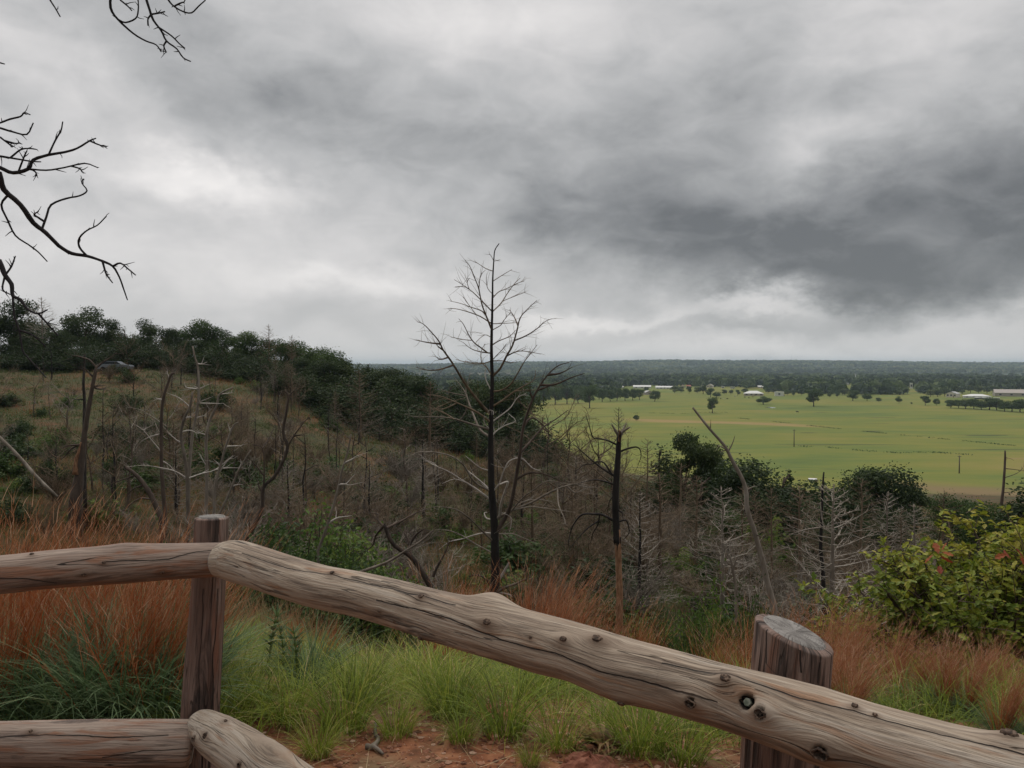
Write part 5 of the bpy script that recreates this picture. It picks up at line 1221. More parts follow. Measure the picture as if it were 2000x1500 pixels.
# little bluestem: rust stems over blue green leaves
def bluestem(seed, n, h, lean, fluff, spread=.12, fan=.22):
    s, l, f = MB(), MB(), MB(); a = rng.uniform(0, 6.28, n); r = spread * np.sqrt(rng.random(n)); base = np.stack([np.cos(a) * r, np.sin(a) * r, np.full(n, -.03)], 1)
    ln = h * (.62 + .42 * rng.random(n)); a0 = np.abs(rng.normal(size=n)) * fan + .02
    hd = np.where(rng.random(n) < .6, rng.normal(size=n) * .5, a)  # most lean downwind (+x)
    a1 = a0 + lean * (.4 + .8 * rng.random(n))
    var = np.clip(rng.normal(.5, .2, n), 0, 1)
    blades(s, base, hd, a0, a1, ln, .0050, 6, var=var, twist=rng.normal(size=n) * .8)
    # side sprays near the tip
    m = n * fluff; i = rng.integers(0, n, m); t = rng.uniform(.45, 1.0, m)
    aa = a0[i] + (a1 - a0)[i] * t * .5
    pos = base[i] + np.stack([np.cos(hd[i]) * np.sin(aa), np.sin(hd[i]) * np.sin(aa), np.cos(aa)], 1) * (ln[i] * t)[:, None]
    if m: blades(f, pos, hd[i] + rng.normal(size=m) * .5, aa + rng.uniform(-.1, .5, m), aa + rng.uniform(.2, .9, m), rng.uniform(.04, .13, m), .0032, 2, var=np.clip(rng.normal(.5, .25, m), 0, 1), twist=rng.normal(size=m))
    k = int(n * 1.5); a = rng.uniform(0, 6.28, k); r = spread * 1.15 * np.sqrt(rng.random(k)); base = np.stack([np.cos(a) * r, np.sin(a) * r, np.full(k, -.03)], 1)
    blades(l, base, a + rng.normal(size=k) * .6, rng.uniform(.05, .5, k), rng.uniform(1.0, 2.5, k), h * (.36 + .42 * rng.random(k)), .0062, 6, var=np.clip(rng.normal(.45, .25, k), 0, 1), twist=rng.normal(size=k) * .5)
    return [s.mesh('stems', M['stem_orange']), l.mesh('leaves', M['grass_blue']), f.mesh('seed_sprays', M['fluff'])]
BP = ('stems', 'leaves', 'seed_sprays')
BL_UP = [proto('bluestem_clump', bluestem(1, 125, 1.0, .30, 5), BP), proto('bluestem_clump', bluestem(2, 110, .95, .45, 6), BP), proto('bluestem_clump', bluestem(3, 120, 1.0, .20, 3, .10, .15), BP)]
BL_FL = [proto('bluestem_clump', bluestem(4, 200, .95, .85, 12, .06, .10), BP), proto('bluestem_clump', bluestem(5, 170, .9, .55, 10, .06, .09), BP)]
def blue(pool, px, D, toprow, lab, rz=None, H=.98, grp='rust coloured grass clumps'):
    g = ground_at(px, D); s = (P(px, toprow, D)[2] - g[2]) / H
    put(random.choice(pool), g, U(-.5, .5) if rz is None else rz, (max(s, .3),) * 3, lab, 'grass clump', grp)
for px, D, row, lab in [(-90, 3.4, 985, 'rust grass clump leaving the frame at the left'), (10, 3.6, 965, 'rust grass clump against the left edge above the rail'), (80, 3.9, 975, 'rust grass clump right of the left edge one'), (140, 4.3, 985, 'rust grass clump behind the left rail'), (205, 3.6, 995, 'big rust grass clump rising over the left rail'), (250, 3.9, 985, 'rust grass clump in the middle of the left stand'),
    (290, 3.6, 990, 'dense rust grass clump left of the thin post'), (335, 3.9, 1000, 'rust grass clump nearest the thin post on its left'), (50, 4.6, 990, 'rust grass clump farther back near the left edge'), (365, 4.4, 1015, 'rust grass clump directly behind the thin post'), (180, 4.8, 1000, 'rust grass clump farther back in the left stand'), (-30, 5.0, 985, 'rust grass clump at the far back left edge')]:
    blue(BL_UP, px, D, row - 22, lab)
for px, D, row, lab in [(640, 5.6, 1190, 'short rust grass clump below the rail near its left part'), (560, 5.2, 1180, 'short rust grass clump right of the thin post'), (870, 7.0, 1085, 'upright rust plume left of the tall dead tree foot'), (905, 6.6, 1110, 'rust plume leaning over the rail bump'), (1040, 6.4, 1070, 'tallest rust plume right of the tall dead tree'), (1060, 6.0, 1095, 'rust grass clump at the foot of the tallest plume'),
    (1085, 6.6, 1110, 'rust grass clump right of the tallest plume'), (1180, 5.6, 1165, 'rust tuft left of the charred snag foot'), (1215, 5.3, 1165, 'rust tuft bending right below the charred snag'), (1400, 5.0, 1215, 'rust clump left of the thick post under green weeds'), (1470, 4.6, 1150, 'tall rust clump just left of the thick post'), (1525, 5.6, 1150, 'rust plume behind the thick post'), (1380, 5.6, 1180, 'rust clump at the short forked snag'), (820, 5.6, 1260, 'old rust stems under the middle of the rail'), (885, 6.2, 1075, 'rust plume just left of the rail bump'), (850, 6.4, 1120, 'rust plume, leftmost of those above the middle rail'), (1030, 5.9, 1085, 'rust plume right against the tallest one'), (1055, 6.8, 1060, 'rust plume behind the tallest one'), (1110, 5.8, 1140, 'rust clump sloping off right of the tallest plume'), (1245, 5.2, 1165, 'rust clump right of the charred snag foot'), (1500, 5.0, 1165, 'rust plume touching the left edge of the thick post top'), (1450, 5.4, 1185, 'rust clump between green weeds and the thick post')]:
    blue(BL_UP, px, D, row, lab)
for px, D, row, lab in [(1640, 4.6, 1215, 'drooping rust clump right of the thick post'), (1740, 4.9, 1245, 'feathery rust clump in the middle of the right stand'), (1790, 4.2, 1275, 'wind bent rust clump left of the broad plume'), (1850, 4.0, 1265, 'broad feathery rust plume bending right below the bush'), (1900, 3.9, 1290, 'feathery rust clump right of the broad plume'), (1965, 3.4, 1320, 'rust clump at the lower right edge'), (2040, 3.3, 1330, 'rust clump cut by the right edge'), (1600, 5.4, 1210, 'rust clump behind the right side of the thick post'), (1950, 5.0, 1300, 'rust clump under the bush near the right edge'), (1820, 5.4, 1290, 'rust clump in the shade under the bush'), (1665, 3.7, 1290, 'low rust clump close behind the rail right of the thick post'), (1935, 4.4, 1270, 'plume of rust grass rising before the bush at right'), (1610, 4.0, 1270, 'rust clump against the right side of the thick post')]:
    blue(BL_FL, px, D, row - 10, lab, grp='feathery rust grass at right', H=.78)

# leafy oak bush at right: real leaves on stems
bD = 6.2; bg_ = ground_at(1915, bD)
bush = thing('oak_bush', bg_, 'big yellow green leafy oak bush at the right edge with a few red leaves', 'bush')
BS = (P(1915, 965, bD)[2] - bg_[2]) / 1.62; sb, fb, rb = MB(), MB(), MB(); tips = []
for k in range(125):
    a = U(0, 6.28); sp = U(.1, 1.0) ** .6; hgt = BS * (1.55 + .45 * math.cos(a) * sp) * (1 - .52 * sp ** 1.6) * U(.72, 1.08)
    e_ = np.array([math.cos(a) * sp * 1.38, math.sin(a) * sp * 1.05, hgt]); q = catmull([np.array([math.cos(a) * .12, math.sin(a) * .12, -.1]), e_ * [.35, .35, .45] + rng.normal(size=3) * .04, e_ * [.75, .75, .8] + rng.normal(size=3) * .06, e_], 5)
    tube(sb, q, np.linspace(.014, .004, len(q)), 4)
    for t in np.linspace(.22, 1, 15):
        p = q[int(t * (len(q) - 1))] + rng.normal(size=3) * .03
        d = rng.normal(size=3) + [0, 0, .3]; d /= np.linalg.norm(d); l = U(.12, .34); te = p + d * l
        tube(sb, [p, p + d * l * .5 + [0, 0, .01], te], [.004, .003, .002], 3); tips += [(p, te)]
leafn = 0
def leaf(mb, p, up, fw, s, var):
    up = up / np.linalg.norm(up); fw = fw - up * fw.dot(up); fw /= np.linalg.norm(fw) + 1e-9; sd = np.cross(up, fw)
    pr = [(0, 0.0), (.16, .10), (.30, .22), (.45, .16), (.62, .30), (.78, .17), (.92, .16), (1.0, 0)]
    c = [p + fw * s * y - up * s * .10 * y * y for y, _ in pr]
    V = [c[0]] + [v for k in range(1, 7) for v in (c[k] + sd * s * pr[k][1] + up * s * .06, c[k], c[k] - sd * s * pr[k][1] + up * s * .06)] + [c[7]]
    q = []; t = [(0, 1, 2), (0, 2, 3), (19, 17, 16), (19, 18, 17)]
    for k in range(5):
        o_ = 1 + 3 * k; q += [(o_, o_ + 3, o_ + 4, o_ + 1), (o_ + 1, o_ + 4, o_ + 5, o_ + 2)]
    mb.add(V, q, t, var=var)
for p, te in tips:
    outward = te * [1, 1, .5] / (np.linalg.norm(te) + .1)
    for j in range(random.randrange(11, 17)):
        t = U(.15, 1.05); c = p + (te - p) * t
        red = (leafn % 1500 == 7); leafn += 1
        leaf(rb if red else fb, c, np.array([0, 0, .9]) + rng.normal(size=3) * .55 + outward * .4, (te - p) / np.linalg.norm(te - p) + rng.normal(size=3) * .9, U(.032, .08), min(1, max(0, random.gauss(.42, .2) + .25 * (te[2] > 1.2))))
for c0 in (P(1840, 1085, 5.55) - bg_, P(1992, 1100, 5.3) - bg_):
    for j in range(6): leaf(rb, c0 + rng.normal(size=3) * .035, rng.normal(size=3) + [0, 0, .5], rng.normal(size=3), U(.06, .1), U(0, 1))
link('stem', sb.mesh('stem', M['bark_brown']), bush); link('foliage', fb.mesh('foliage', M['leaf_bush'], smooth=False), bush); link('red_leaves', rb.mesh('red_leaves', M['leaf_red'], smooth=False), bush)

# tall weeds by the thin post
def weed(px, D, top, lab, n=26):
    g0 = ground_at(px, D); hgt = P(px, top, D)[2] - g0[2]; w = thing('tall_weed', g0, lab, 'weed'); s, f = MB(), MB()
    q = catmull([np.zeros(3), np.array([U(-.02, .02), 0, hgt * .5]), np.array([U(-.05, .05), U(-.03, .03), hgt])], 5); tube(s, q, np.linspace(.006, .002, len(q)), 4)
    k = 70; t = rng.uniform(.15, 1, k); i = (t * (len(q) - 1)).astype(int); a = rng.uniform(0, 6.28, k)
    blades(f, q[i], a, rng.uniform(.5, 1.0, k), rng.uniform(1.0, 1.7, k), rng.uniform(.05, .11, k), .016, 3, var=rng.random(k))
    link('stem', s.mesh('stem', M['leaf_bright']), w); link('leaves', f.mesh('leaves', M['leaf_oak'], smooth=False), w)
weed(520, 4.4, 1205, 'leafy upright weed right of the thin post, leftmost of three'); weed(548, 4.5, 1190, 'tallest leafy upright weed right of the thin post'); weed(575, 4.3, 1225, 'leafy upright weed, rightmost of three by the thin post')

# bare ground details: gravel, straw, rock, stick, dried plant
def pebble_field(n, x0, x1, y0, y1, smin, smax):
    mb = MB(); ico = np.array([(0, 0, 1), (.9, 0, .35), (.28, .85, .35), (-.72, .53, .35), (-.72, -.53, .35), (.28, -.85, .35), (0, 0, -.4)]); tr = np.array([(0, 1, 2), (0, 2, 3), (0, 3, 4), (0, 4, 5), (0, 5, 1), (6, 2, 1), (6, 3, 2), (6, 4, 3), (6, 5, 4), (6, 1, 5)])
    x = rng.uniform(x0, x1, n); y = rng.uniform(y0, y1, n); z = terrain(x, y); s = smin * (smax / smin) ** (rng.random(n) ** 2.2); a = rng.uniform(0, 6.28, n)
    v = ico[None] * (1 + .5 * (rng.random((n, 7, 3)) - .5)) * s[:, None, None] * np.array([1, .8, .6]); c, sn = np.cos(a)[:, None], np.sin(a)[:, None]
    v = np.stack([v[..., 0] * c - v[..., 1] * sn, v[..., 0] * sn + v[..., 1] * c, v[..., 2]], -1) + np.stack([x, y, z], 1)[:, None]
    mb.add(v.reshape(-1, 3), None, (np.arange(n)[:, None, None] * 7 + tr[None]).reshape(-1, 3), var=np.repeat(rng.random(n), 7)); return mb
m, b, o = material('stone'); setc(b, ramp(attr('var') * .8 + noise(N.nt.nodes.new('ShaderNodeTexCoord').outputs['Object'], 60, 3) * .2, [(.1, (.085, .030, .018)), (.4, (.20, .082, .045)), (.7, (.31, .155, .095)), (.95, (.42, .30, .22))])); b.inputs['Roughness'].default_value = .85
o = link('gravel', pebble_field(9000, -1.3, 1.9, 2.5, 4.6, .004, .022).mesh('gravel', M['stone'], smooth=False)); tag(o, 'reddish brown gravel on the bare soil behind the fence', 'gravel', kind='stuff')
n = 5000; x = rng.uniform(-2.2, 2.4, n); y = rng.uniform(2.5, 6.5, n); mb = MB()
blades(mb, np.stack([x, y, terrain(x, y) + .006], 1), rng.uniform(0, 6.28, n), rng.uniform(1.3, 1.55, n), rng.uniform(1.4, 1.75, n), rng.uniform(.04, .20, n), .0045, 2, var=rng.random(n), twist=rng.normal(size=n))
o = link('straw', mb.mesh('straw', M['straw'])); tag(o, 'dry fallen grass straw on the soil', 'straw', kind='stuff')
m, b, o = material('red_rock'); p_ = N.nt.nodes.new('ShaderNodeTexCoord').outputs['Object']; nz = noise(p_, 22, 6, .65); setc(b, ramp(nz, [(.3, (.085, .030, .018)), (.55, (.19, .068, .040)), (.75, (.29, .14, .09))])); bump(b, nz, .8, .01)
g0 = ground_px(1150, 1492) + [0, -.06, -.02]
def rock(name, c, size, lab, seed):
    g_ = np.random.default_rng(seed); nu, nv = 22, 12; u = np.arange(nu) / nu * 2 * np.pi; vv = np.linspace(-.35, math.pi / 2, nv); U_, V_ = np.meshgrid(u, vv, indexing='ij')
    r = 1 + .55 * (vnoise(np.cos(U_) * 1.7 + seed, np.sin(U_) * 1.7 + V_ * 1.4, 1.0, 3) - .5); pts = np.stack([r * np.cos(V_) * np.cos(U_) * size[0], r * np.cos(V_) * np.sin(U_) * size[1], r * np.sin(V_) * size[2]], -1)
    i, j = np.meshgrid(np.arange(nu), np.arange(nv - 1), indexing='ij'); i2 = (i + 1) % nu
    mb = MB(); mb.add(pts.reshape(-1, 3), np.stack([i * nv + j, i2 * nv + j, i2 * nv + j + 1, i * nv + j + 1], -1).reshape(-1, 4)); o = link(name, mb.mesh(name, M['red_rock'], smooth=False), None, tuple(c)); return tag(o, lab, 'rock')
rock('rock', g0, (.13, .10, .085), 'dark red rock at the bottom edge among the gravel', 5)
rock('rock', ground_px(1055, 1470), (.035, .03, .028), 'small brown stone left of the red rock', 8)
s0 = ground_px(735, 1455); st = thing('stick', s0, 'short crooked grey stick lying on the gravel', 'stick'); mb = MB()
q = np.array([ground_px(x, y) + [0, 0, .012] for x, y in ((735, 1415), (733, 1440), (739, 1455), (728, 1468), (715, 1468))]) - s0; tube(mb, catmull(q, 4), np.linspace(.006, .013, 17), 6, lump=.3, cap=True)
q = np.array([ground_px(x, y) + [0, 0, .012] for x, y in ((728, 1468), (740, 1475), (748, 1480))]) - s0; tube(mb, catmull(q, 4), np.linspace(.011, .005, 9), 6, lump=.3, cap=True); link('wood', mb.mesh('wood', M['bark_grey']), st)
d0 = ground_px(1180, 1470); mb = MB(); k = 70; a = rng.uniform(0, 6.28, k)
blades(mb, np.stack([d0[0] + np.cos(a) * .03, d0[1] + np.sin(a) * .03, np.full(k, d0[2] + .02)], 1), a, rng.uniform(.1, .9, k), rng.uniform(1.2, 2.9, k), rng.uniform(.08, .17, k), .022, 5, var=rng.random(k), twist=rng.normal(size=k) * .6)
o = link('dried_plant', mb.mesh('dried_plant', M['leaf_dead'])); tag(o, 'curled dry brown plant on the gravel in front of green tufts', 'dried plant')
#PART5
# ------------------------------------------------------------------ the plain: field trees, poles, cattle, buildings, woods
def on_plain(px, row):
    D = (CAMZ - PLAIN) * F / (row - EYE); D = D / (1 + 0)   # depth whose plain shows at this row
    x = (px - 1000) / F * D; return np.array([x, D, tz(x, D)])
def ftree(px, row, hpx, lab, wide=1.0, pool=None, grp='trees standing in the meadow', H=9.4, cat='tree'):
    g0 = on_plain(px, row); s = hpx * g0[1] / F / H
    return put(random.choice(pool or FIELD), g0, U(0, 6.28), (s * wide, s * wide, s), lab, cat, grp)
for px, row, h, w, lab in [(1279, 784, 20, 1.25, 'round tree at the end of the tree row in the meadow'), (1392, 807, 29, .95, 'upright oval tree alone in the middle of the meadow'), (1492, 790, 16, 1.9, 'low wide tree beside the little pond'), (1590, 794, 33, 1.15, 'biggest round tree standing in the meadow'),
    (1243, 822, 11, 1.2, 'small round dark bush alone in the meadow'), (1666, 783, 20, 1.35, 'dark tree left of the paired tree by the fence line'), (1694, 783, 15, 1.3, 'smaller dark tree beside the dark tree right of the biggest one'), (1717, 785, 8, 1.6, 'little low bush right of the dark pair'), (1756, 788, 14, 1.0, 'small round tree alone in the right half of the meadow'), (1808, 792, 18, 1.25, 'round tree, bigger of the pair near the dark thicket'), (1830, 792, 13, 1.1, 'round tree, smaller of the pair near the dark thicket'),
    (1388, 776, 17, 1.2, 'dark tree at the far fence line above the oval tree'), (1400, 777, 12, 1.5, 'low dark tree next to the far fence line'), (1346, 769, 14, 1.0, 'tree in front of the red roofed house'), (1538, 772, 10, 1.5, 'dark clump right of the white shed'), (1441, 773, 11, 1.2, 'dark tree left of the white ranch house'), (1620, 776, 8, 1.3, 'pale small tree right of the biggest tree'), (1636, 776, 8, 1.2, 'pale small tree farther right of the biggest tree'), (1781, 790, 4, 1.3, 'tiny bush between the small tree and the pair')]:
    ftree(px, row, h, lab, w)
for i, (px, row, h, w) in enumerate([(1062, 792, 34, 1.1), (1085, 790, 30, 1.2), (1108, 789, 34, 1.1), (1130, 788, 26, 1.2), (1152, 797, 42, .95), (1176, 785, 25, 1.1), (1192, 784, 22, 1.1), (1205, 783, 24, 1.0), (1221, 783, 24, 1.0), (1236, 782, 22, 1.0), (1249, 781, 20, 1.1), (1040, 796, 36, 1.1), (1015, 800, 36, 1.2), (985, 800, 38, 1.2), (1170, 780, 20, 1.2), (1130, 778, 26, 1.2), (1090, 775, 26, 1.2)]):
    ftree(px, row, h, 'dark tree in the row along the left edge of the meadow' if px != 1152 else 'tallest loose crowned tree in front of the row at the meadow edge', w, grp='tree row at the left edge of the meadow')
for i, px in enumerate(range(1858, 2040, 15)):
    ftree(px, 797 + (px - 1858) * .055 + U(-1, 1), 17 + U(-2, 5) + (px - 1858) * .02, 'dark tree in the dense thicket below the white arena', 1.7, grp='thicket below the white arena')
for i, (px, row, h) in enumerate([(1818, 775, 14), (1832, 775, 15), (1846, 774, 15), (1880, 769, 14), (1895, 768, 15), (1912, 768, 15), (1928, 768, 14), (1942, 768, 14), (1318, 768, 14), (1330, 767, 12), (1362, 768, 12), (1374, 770, 16), (1415, 770, 9), (1428, 771, 9), (1262, 766, 10), (1455, 769, 10), (1500, 768, 11), (1512, 768, 10), (1565, 772, 12), (1550, 773, 11), (1605, 774, 10), (1650, 772, 13), (1645, 772, 12)]):
    ftree(px, row, h, 'dark tree among the farm buildings beyond the meadow', 1.35, pool=FARS, grp='trees among the far buildings')
# unplaced patterns would stand at the origin
for pr in PROTOS:
    if not pr[1]:
        for c_ in list(pr[0].children): bpy.data.objects.remove(c_)
        bpy.data.objects.remove(pr[0])

# woods: two masses of crowns
def woods(name, n, dfun, hmean, ncard, label, keep):
    px = rng.uniform(-500, 2500, n); D = dfun(rng.random(n)); th = np.arctan((px - 1000) / F); x = np.tan(th) * D; y = D
    k = keep(x, y, D, px) & (terrain(x, y) < 60); x, y, px, D = x[k], y[k], px[k], D[k]; n = len(x); z = terrain(x, y)
    H = hmean(D) * rng.uniform(.65, 1.25, n); Rw = H * rng.uniform(.55, .95, n)
    d = rng.normal(size=(n, ncard, 3)); d /= np.linalg.norm(d, axis=2)[..., None]; d[..., 2] = np.abs(d[..., 2]) * 1.0 - .15; d[..., 1] = np.where(d[..., 1] > .3, -d[..., 1], d[..., 1])
    c = np.stack([x, y, z + H * .45], 1)[:, None] + d * np.stack([Rw, Rw, H * .55], 1)[:, None]
    v = np.clip(.48 + (rng.random(n) - .5) * 1.0 + (vnoise(x + 500, y, .004, 3) - .5) * 1.5, 0, 1)[:, None] + rng.normal(size=(n, ncard)) * .10
    mb = MB(); cards(mb, c.reshape(-1, 3), (d + rng.normal(size=d.shape) * .45).reshape(-1, 3), np.repeat(H * 1.05, ncard), .8, var=np.clip(v.ravel(), 0, 1), fold=.15)
    o = link(name, mb.mesh(name, M['leaf_far'], smooth=False)); tag(o, label, 'woods', kind='stuff')
def keep_mid(x, y, D, px):
    front = np.interp(px, [-500, 700, 1040, 1060, 1190, 1210, 1330, 1440, 1480, 1560, 1640, 1860, 1870, 2500], [820, 820, 850, 1020, 1100, 1560, 1560, 1500, 1330, 1180, 1090, 1130, 1330, 1330])
    glade = vnoise(x, y, .0021, 3) > .55
    strip = (D > 2750) & (vnoise(x, y, .0016, 2) > .42)
    gap = ((np.abs(px - 1780) < 22) & (D < 1440)) | ((np.abs(px - 1655) < 17) & (D < 1690)) | ((np.abs(px - 1486) < 18) & (D < 1450)) | ((np.abs(px - 1671) < 5) & (D < 1730))   # open ground before the tower, shed, house and mast
    return (D > front) & ~(glade & (D > 1650)) & ~strip & ~gap
woods('valley_woods', 26000, lambda u: 820 * (3700 / 820) ** (u ** .85), lambda D: 12.5 + 0 * D, 14, 'dark green valley woods beyond the meadow and farms', keep_mid)
def keep_far(x, y, D, px):
    return ~((vnoise(x, y, .0011, 3) > .57) & (vnoise(x + 999, y, .004, 2) > .35)) & ~((D > 3500) & (D < 3800))
woods('ridge_woods', 30000, lambda u: 3750 * (8200 / 3750) ** (u ** 1.1), lambda D: 13 + (D - 3750) * .0022, 9, 'blue green woods covering the distant ridge', keep_far)

# buildings
def paint(name, col, rough=.6, metal=0):
    m, b, o = material(name); p_ = N.nt.nodes.new('ShaderNodeTexCoord').outputs['Object']; n_ = noise(p_, .6, 5, .6)
    setc(b, mix(n_, tuple(c * .8 for c in col), tuple(min(1, c * 1.12) for c in col))); b.inputs['Roughness'].default_value = rough; b.inputs['Metallic'].default_value = metal
    return m
paint('white_metal', (.68, .68, .67), .45); paint('white_paint', (.66, .65, .62)); paint('tan_wall', (.42, .36, .29)); paint('tan_metal', (.36, .32, .29), .5); paint('brown_wall', (.20, .15, .11)); paint('red_roof', (.36, .135, .09)); paint('grey_roof', (.42, .42, .42)); paint('dark_gap', (.03, .03, .035)); paint('cream_wall', (.58, .53, .45)); paint('pole_wood', (.10, .082, .066)); paint('wire_steel', (.3, .3, .32))
def box(mb, x0, x1, y0, y1, z0, z1):
    v = [(x, y, z) for z in (z0, z1) for y in (y0, y1) for x in (x0, x1)]
    mb.add(v, [(0, 1, 5, 4), (1, 3, 7, 5), (3, 2, 6, 7), (2, 0, 4, 6), (4, 5, 7, 6), (0, 2, 3, 1)])
def building(name, px, row, wpx, hpx, label, wall='white_paint', roof='grey_roof', style='gable', depth=.6, rise=.35, rz=0.0, nwin=3, cat='building', door=True, wins=None):
    g0 = on_plain(px, row); m_ = g0[1] / F; W, Hh = wpx * m_, hpx * m_; Dp = W * depth; rs = Hh * rise; hw = Hh - rs
    t = thing(name, g0, label, cat, None, rz + math.atan2(-g0[0], g0[1]) * .8)
    mb = MB(); box(mb, -W / 2, W / 2, -Dp / 2, Dp / 2, -1, hw)
    if style == 'gable': mb.add([(-W / 2, -Dp / 2, hw), (-W / 2, Dp / 2, hw), (-W / 2, 0, Hh - .05), (W / 2, -Dp / 2, hw), (W / 2, Dp / 2, hw), (W / 2, 0, Hh - .05)], None, [(0, 2, 1), (3, 4, 5)])
    if style == 'front': mb.add([(-W / 2, -Dp / 2, hw), (W / 2, -Dp / 2, hw), (0, -Dp / 2, Hh - .05), (-W / 2, Dp / 2, hw), (W / 2, Dp / 2, hw), (0, Dp / 2, Hh - .05)], None, [(0, 1, 2), (3, 5, 4)])
    link('wall', mb.mesh('wall', M[wall], smooth=False), t)
    mb = MB(); e = .5; th = .25
    def slab(quad):
        q = np.array(quad, float); up = np.array([0, 0, th]); v = np.r_[q, q + up]; k = len(q)
        mb.add(v, ([(0, 3, 2, 1), (4, 5, 6, 7)] if k == 4 else []) + [(i, (i + 1) % k, (i + 1) % k + k, i + k) for i in range(k)], [] if k == 4 else [(0, 2, 1), (3, 4, 5)])
    x0, x1, y0, y1 = -W / 2 - e, W / 2 + e, -Dp / 2 - e, Dp / 2 + e
    if style == 'gable': slab([(x0, y0, hw), (x1, y0, hw), (x1, 0, Hh), (x0, 0, Hh)]); slab([(x1, y1, hw), (x0, y1, hw), (x0, 0, Hh), (x1, 0, Hh)])
    elif style == 'front': slab([(x0, y1, hw), (x0, y0, hw), (0, y0, Hh), (0, y1, Hh)]); slab([(x1, y0, hw), (x1, y1, hw), (0, y1, Hh), (0, y0, Hh)])
    elif style == 'hip':
        r_ = W * .2; slab([(x0, y0, hw), (x1, y0, hw), (r_, 0, Hh), (-r_, 0, Hh)]); slab([(x1, y1, hw), (x0, y1, hw), (-r_, 0, Hh), (r_, 0, Hh)]); slab([(x0, y1, hw), (x0, y0, hw), (-r_, 0, Hh)]); slab([(x1, y0, hw), (x1, y1, hw), (r_, 0, Hh)])
    else: box(mb, x0, x1, y0, y1, hw + .01, Hh)
    link('roof', mb.mesh('roof', M[roof], smooth=False), t)
    for i in range(nwin):
        cx = -W / 2 + W * (i + .5) / nwin; ww = min(1.2, W / nwin * .3); mb = MB(); box(mb, cx - ww, cx + ww, -Dp / 2 - .08, -Dp / 2 + .05, hw * .38, hw * .8); link('window', mb.mesh('window', M['dark_gap'], smooth=False), t)
    if door:
        cx = W * .06 + (W / nwin / 2 if nwin % 2 else 0); mb = MB(); box(mb, cx - .55, cx + .55, -Dp / 2 - .1, -Dp / 2 + .04, 0, min(2.2, hw * .8)); link('door', mb.mesh('door', M['brown_wall'], smooth=False), t)
    return t
building('ranch_house', 1472, 773, 36, 9.5, 'long white ranch house with a hipped roof and dark porch beyond the meadow', 'tan_wall', 'white_metal', 'hip', .55, .52, nwin=4, cat='house')
building('metal_shed', 1522, 773.5, 16, 8, 'white boxy shed right of the ranch house', 'white_paint', 'white_metal', 'flat', .8, .12, nwin=1, cat='shed')
building('long_barn', 1298, 759.5, 34, 5.5, 'long low white barn at the wood edge beyond the tree row', 'white_paint', 'white_metal', 'gable', .3, .5, nwin=5, cat='barn')
building('low_barn', 1254, 758.5, 34, 6, 'white low barn left of the long one', 'white_paint', 'white_metal', 'gable', .3, .5, nwin=3, cat='barn')
building('small_barn', 1266, 771, 16, 8, 'grey gable barn between trees at the end of the tree row', 'tan_metal', 'grey_roof', 'front', .8, .45, rz=.4, nwin=1, cat='barn')
building('house', 1345, 758, 8, 6, 'small red roofed house among trees', 'cream_wall', 'red_roof', 'gable', .7, .5, nwin=2, cat='house')
building('house', 1334, 757, 6, 6, 'small house with a faded red gable left of the red roofed one', 'cream_wall', 'red_roof', 'front', .7, .55, nwin=1, cat='house')
building('house', 1387, 757, 12, 7, 'tan gabled house half hidden in trees', 'cream_wall', 'tan_metal', 'front', .8, .5, rz=-.3, nwin=2, cat='house')
building('trailer_home', 1412, 758, 6, 3.6, 'tiny white trailer home left of its twin', 'white_paint', 'white_metal', 'flat', .4, .2, nwin=2, cat='house')
building('trailer_home', 1431, 759, 9, 3.6, 'white trailer home, longer of the pair beyond the ranch house', 'white_paint', 'white_metal', 'flat', .4, .2, nwin=3, cat='house')
building('house', 1486, 758, 11, 5, 'pale roofed house in the woods above the ranch house', 'cream_wall', 'white_metal', 'gable', .6, .55, nwin=2, cat='house')
building('small_barn', 1214, 758, 7, 4, 'tiny white barn at the left end of the far farm', 'white_paint', 'white_metal', 'gable', .6, .5, nwin=1, cat='barn')
building('farm_house', 1862, 776, 19, 11, 'two storey tan farmhouse right of the thicket trees', 'cream_wall', 'grey_roof', 'front', .9, .35, rz=-.5, nwin=3, cat='house')
building('riding_arena', 1908, 777, 46, 7, 'wide white roofed arena beside the farmhouse', 'white_paint', 'white_metal', 'hip', .5, .55, nwin=4, cat='barn')
building('open_shed', 1928, 780, 42, 3.4, 'long low white shed roof in front of the arena', 'dark_gap', 'white_metal', 'flat', .2, .25, nwin=2, cat='shed', door=False)
building('large_barn', 1995, 774, 92, 13, 'large tan metal barn at the right edge', 'tan_metal', 'tan_metal', 'gable', .5, .5, nwin=5, cat='barn')
building('water_tank_house', 1780, 759, 4.6, 11, 'narrow white tower block standing in the woods', 'white_paint', 'white_metal', 'flat', .9, .08, nwin=1, cat='tower', door=False)
building('white_shed', 1655, 752, 5, 4, 'tiny white box shed deep in the woods left of the tall pole', 'white_paint', 'white_metal', 'flat', .8, .15, nwin=1, cat='shed')
g0 = on_plain(1671, 750); t = thing('mast', g0, 'tall pale pole rising from the woods', 'mast'); mb = MB(); hh = 19 * g0[1] / F
tube(mb, [(0, 0, 0), (0, 0, hh * .5), (0, 0, hh)], [1.1, .9, .75], 8, cap=True); link('shaft', mb.mesh('shaft', M['white_metal']), t); mb = MB(); box(mb, -1.5, 1.5, -1.5, 1.5, hh - 1.2, hh + 1.0); link('tank', mb.mesh('tank', M['grey_roof'], smooth=False), t)
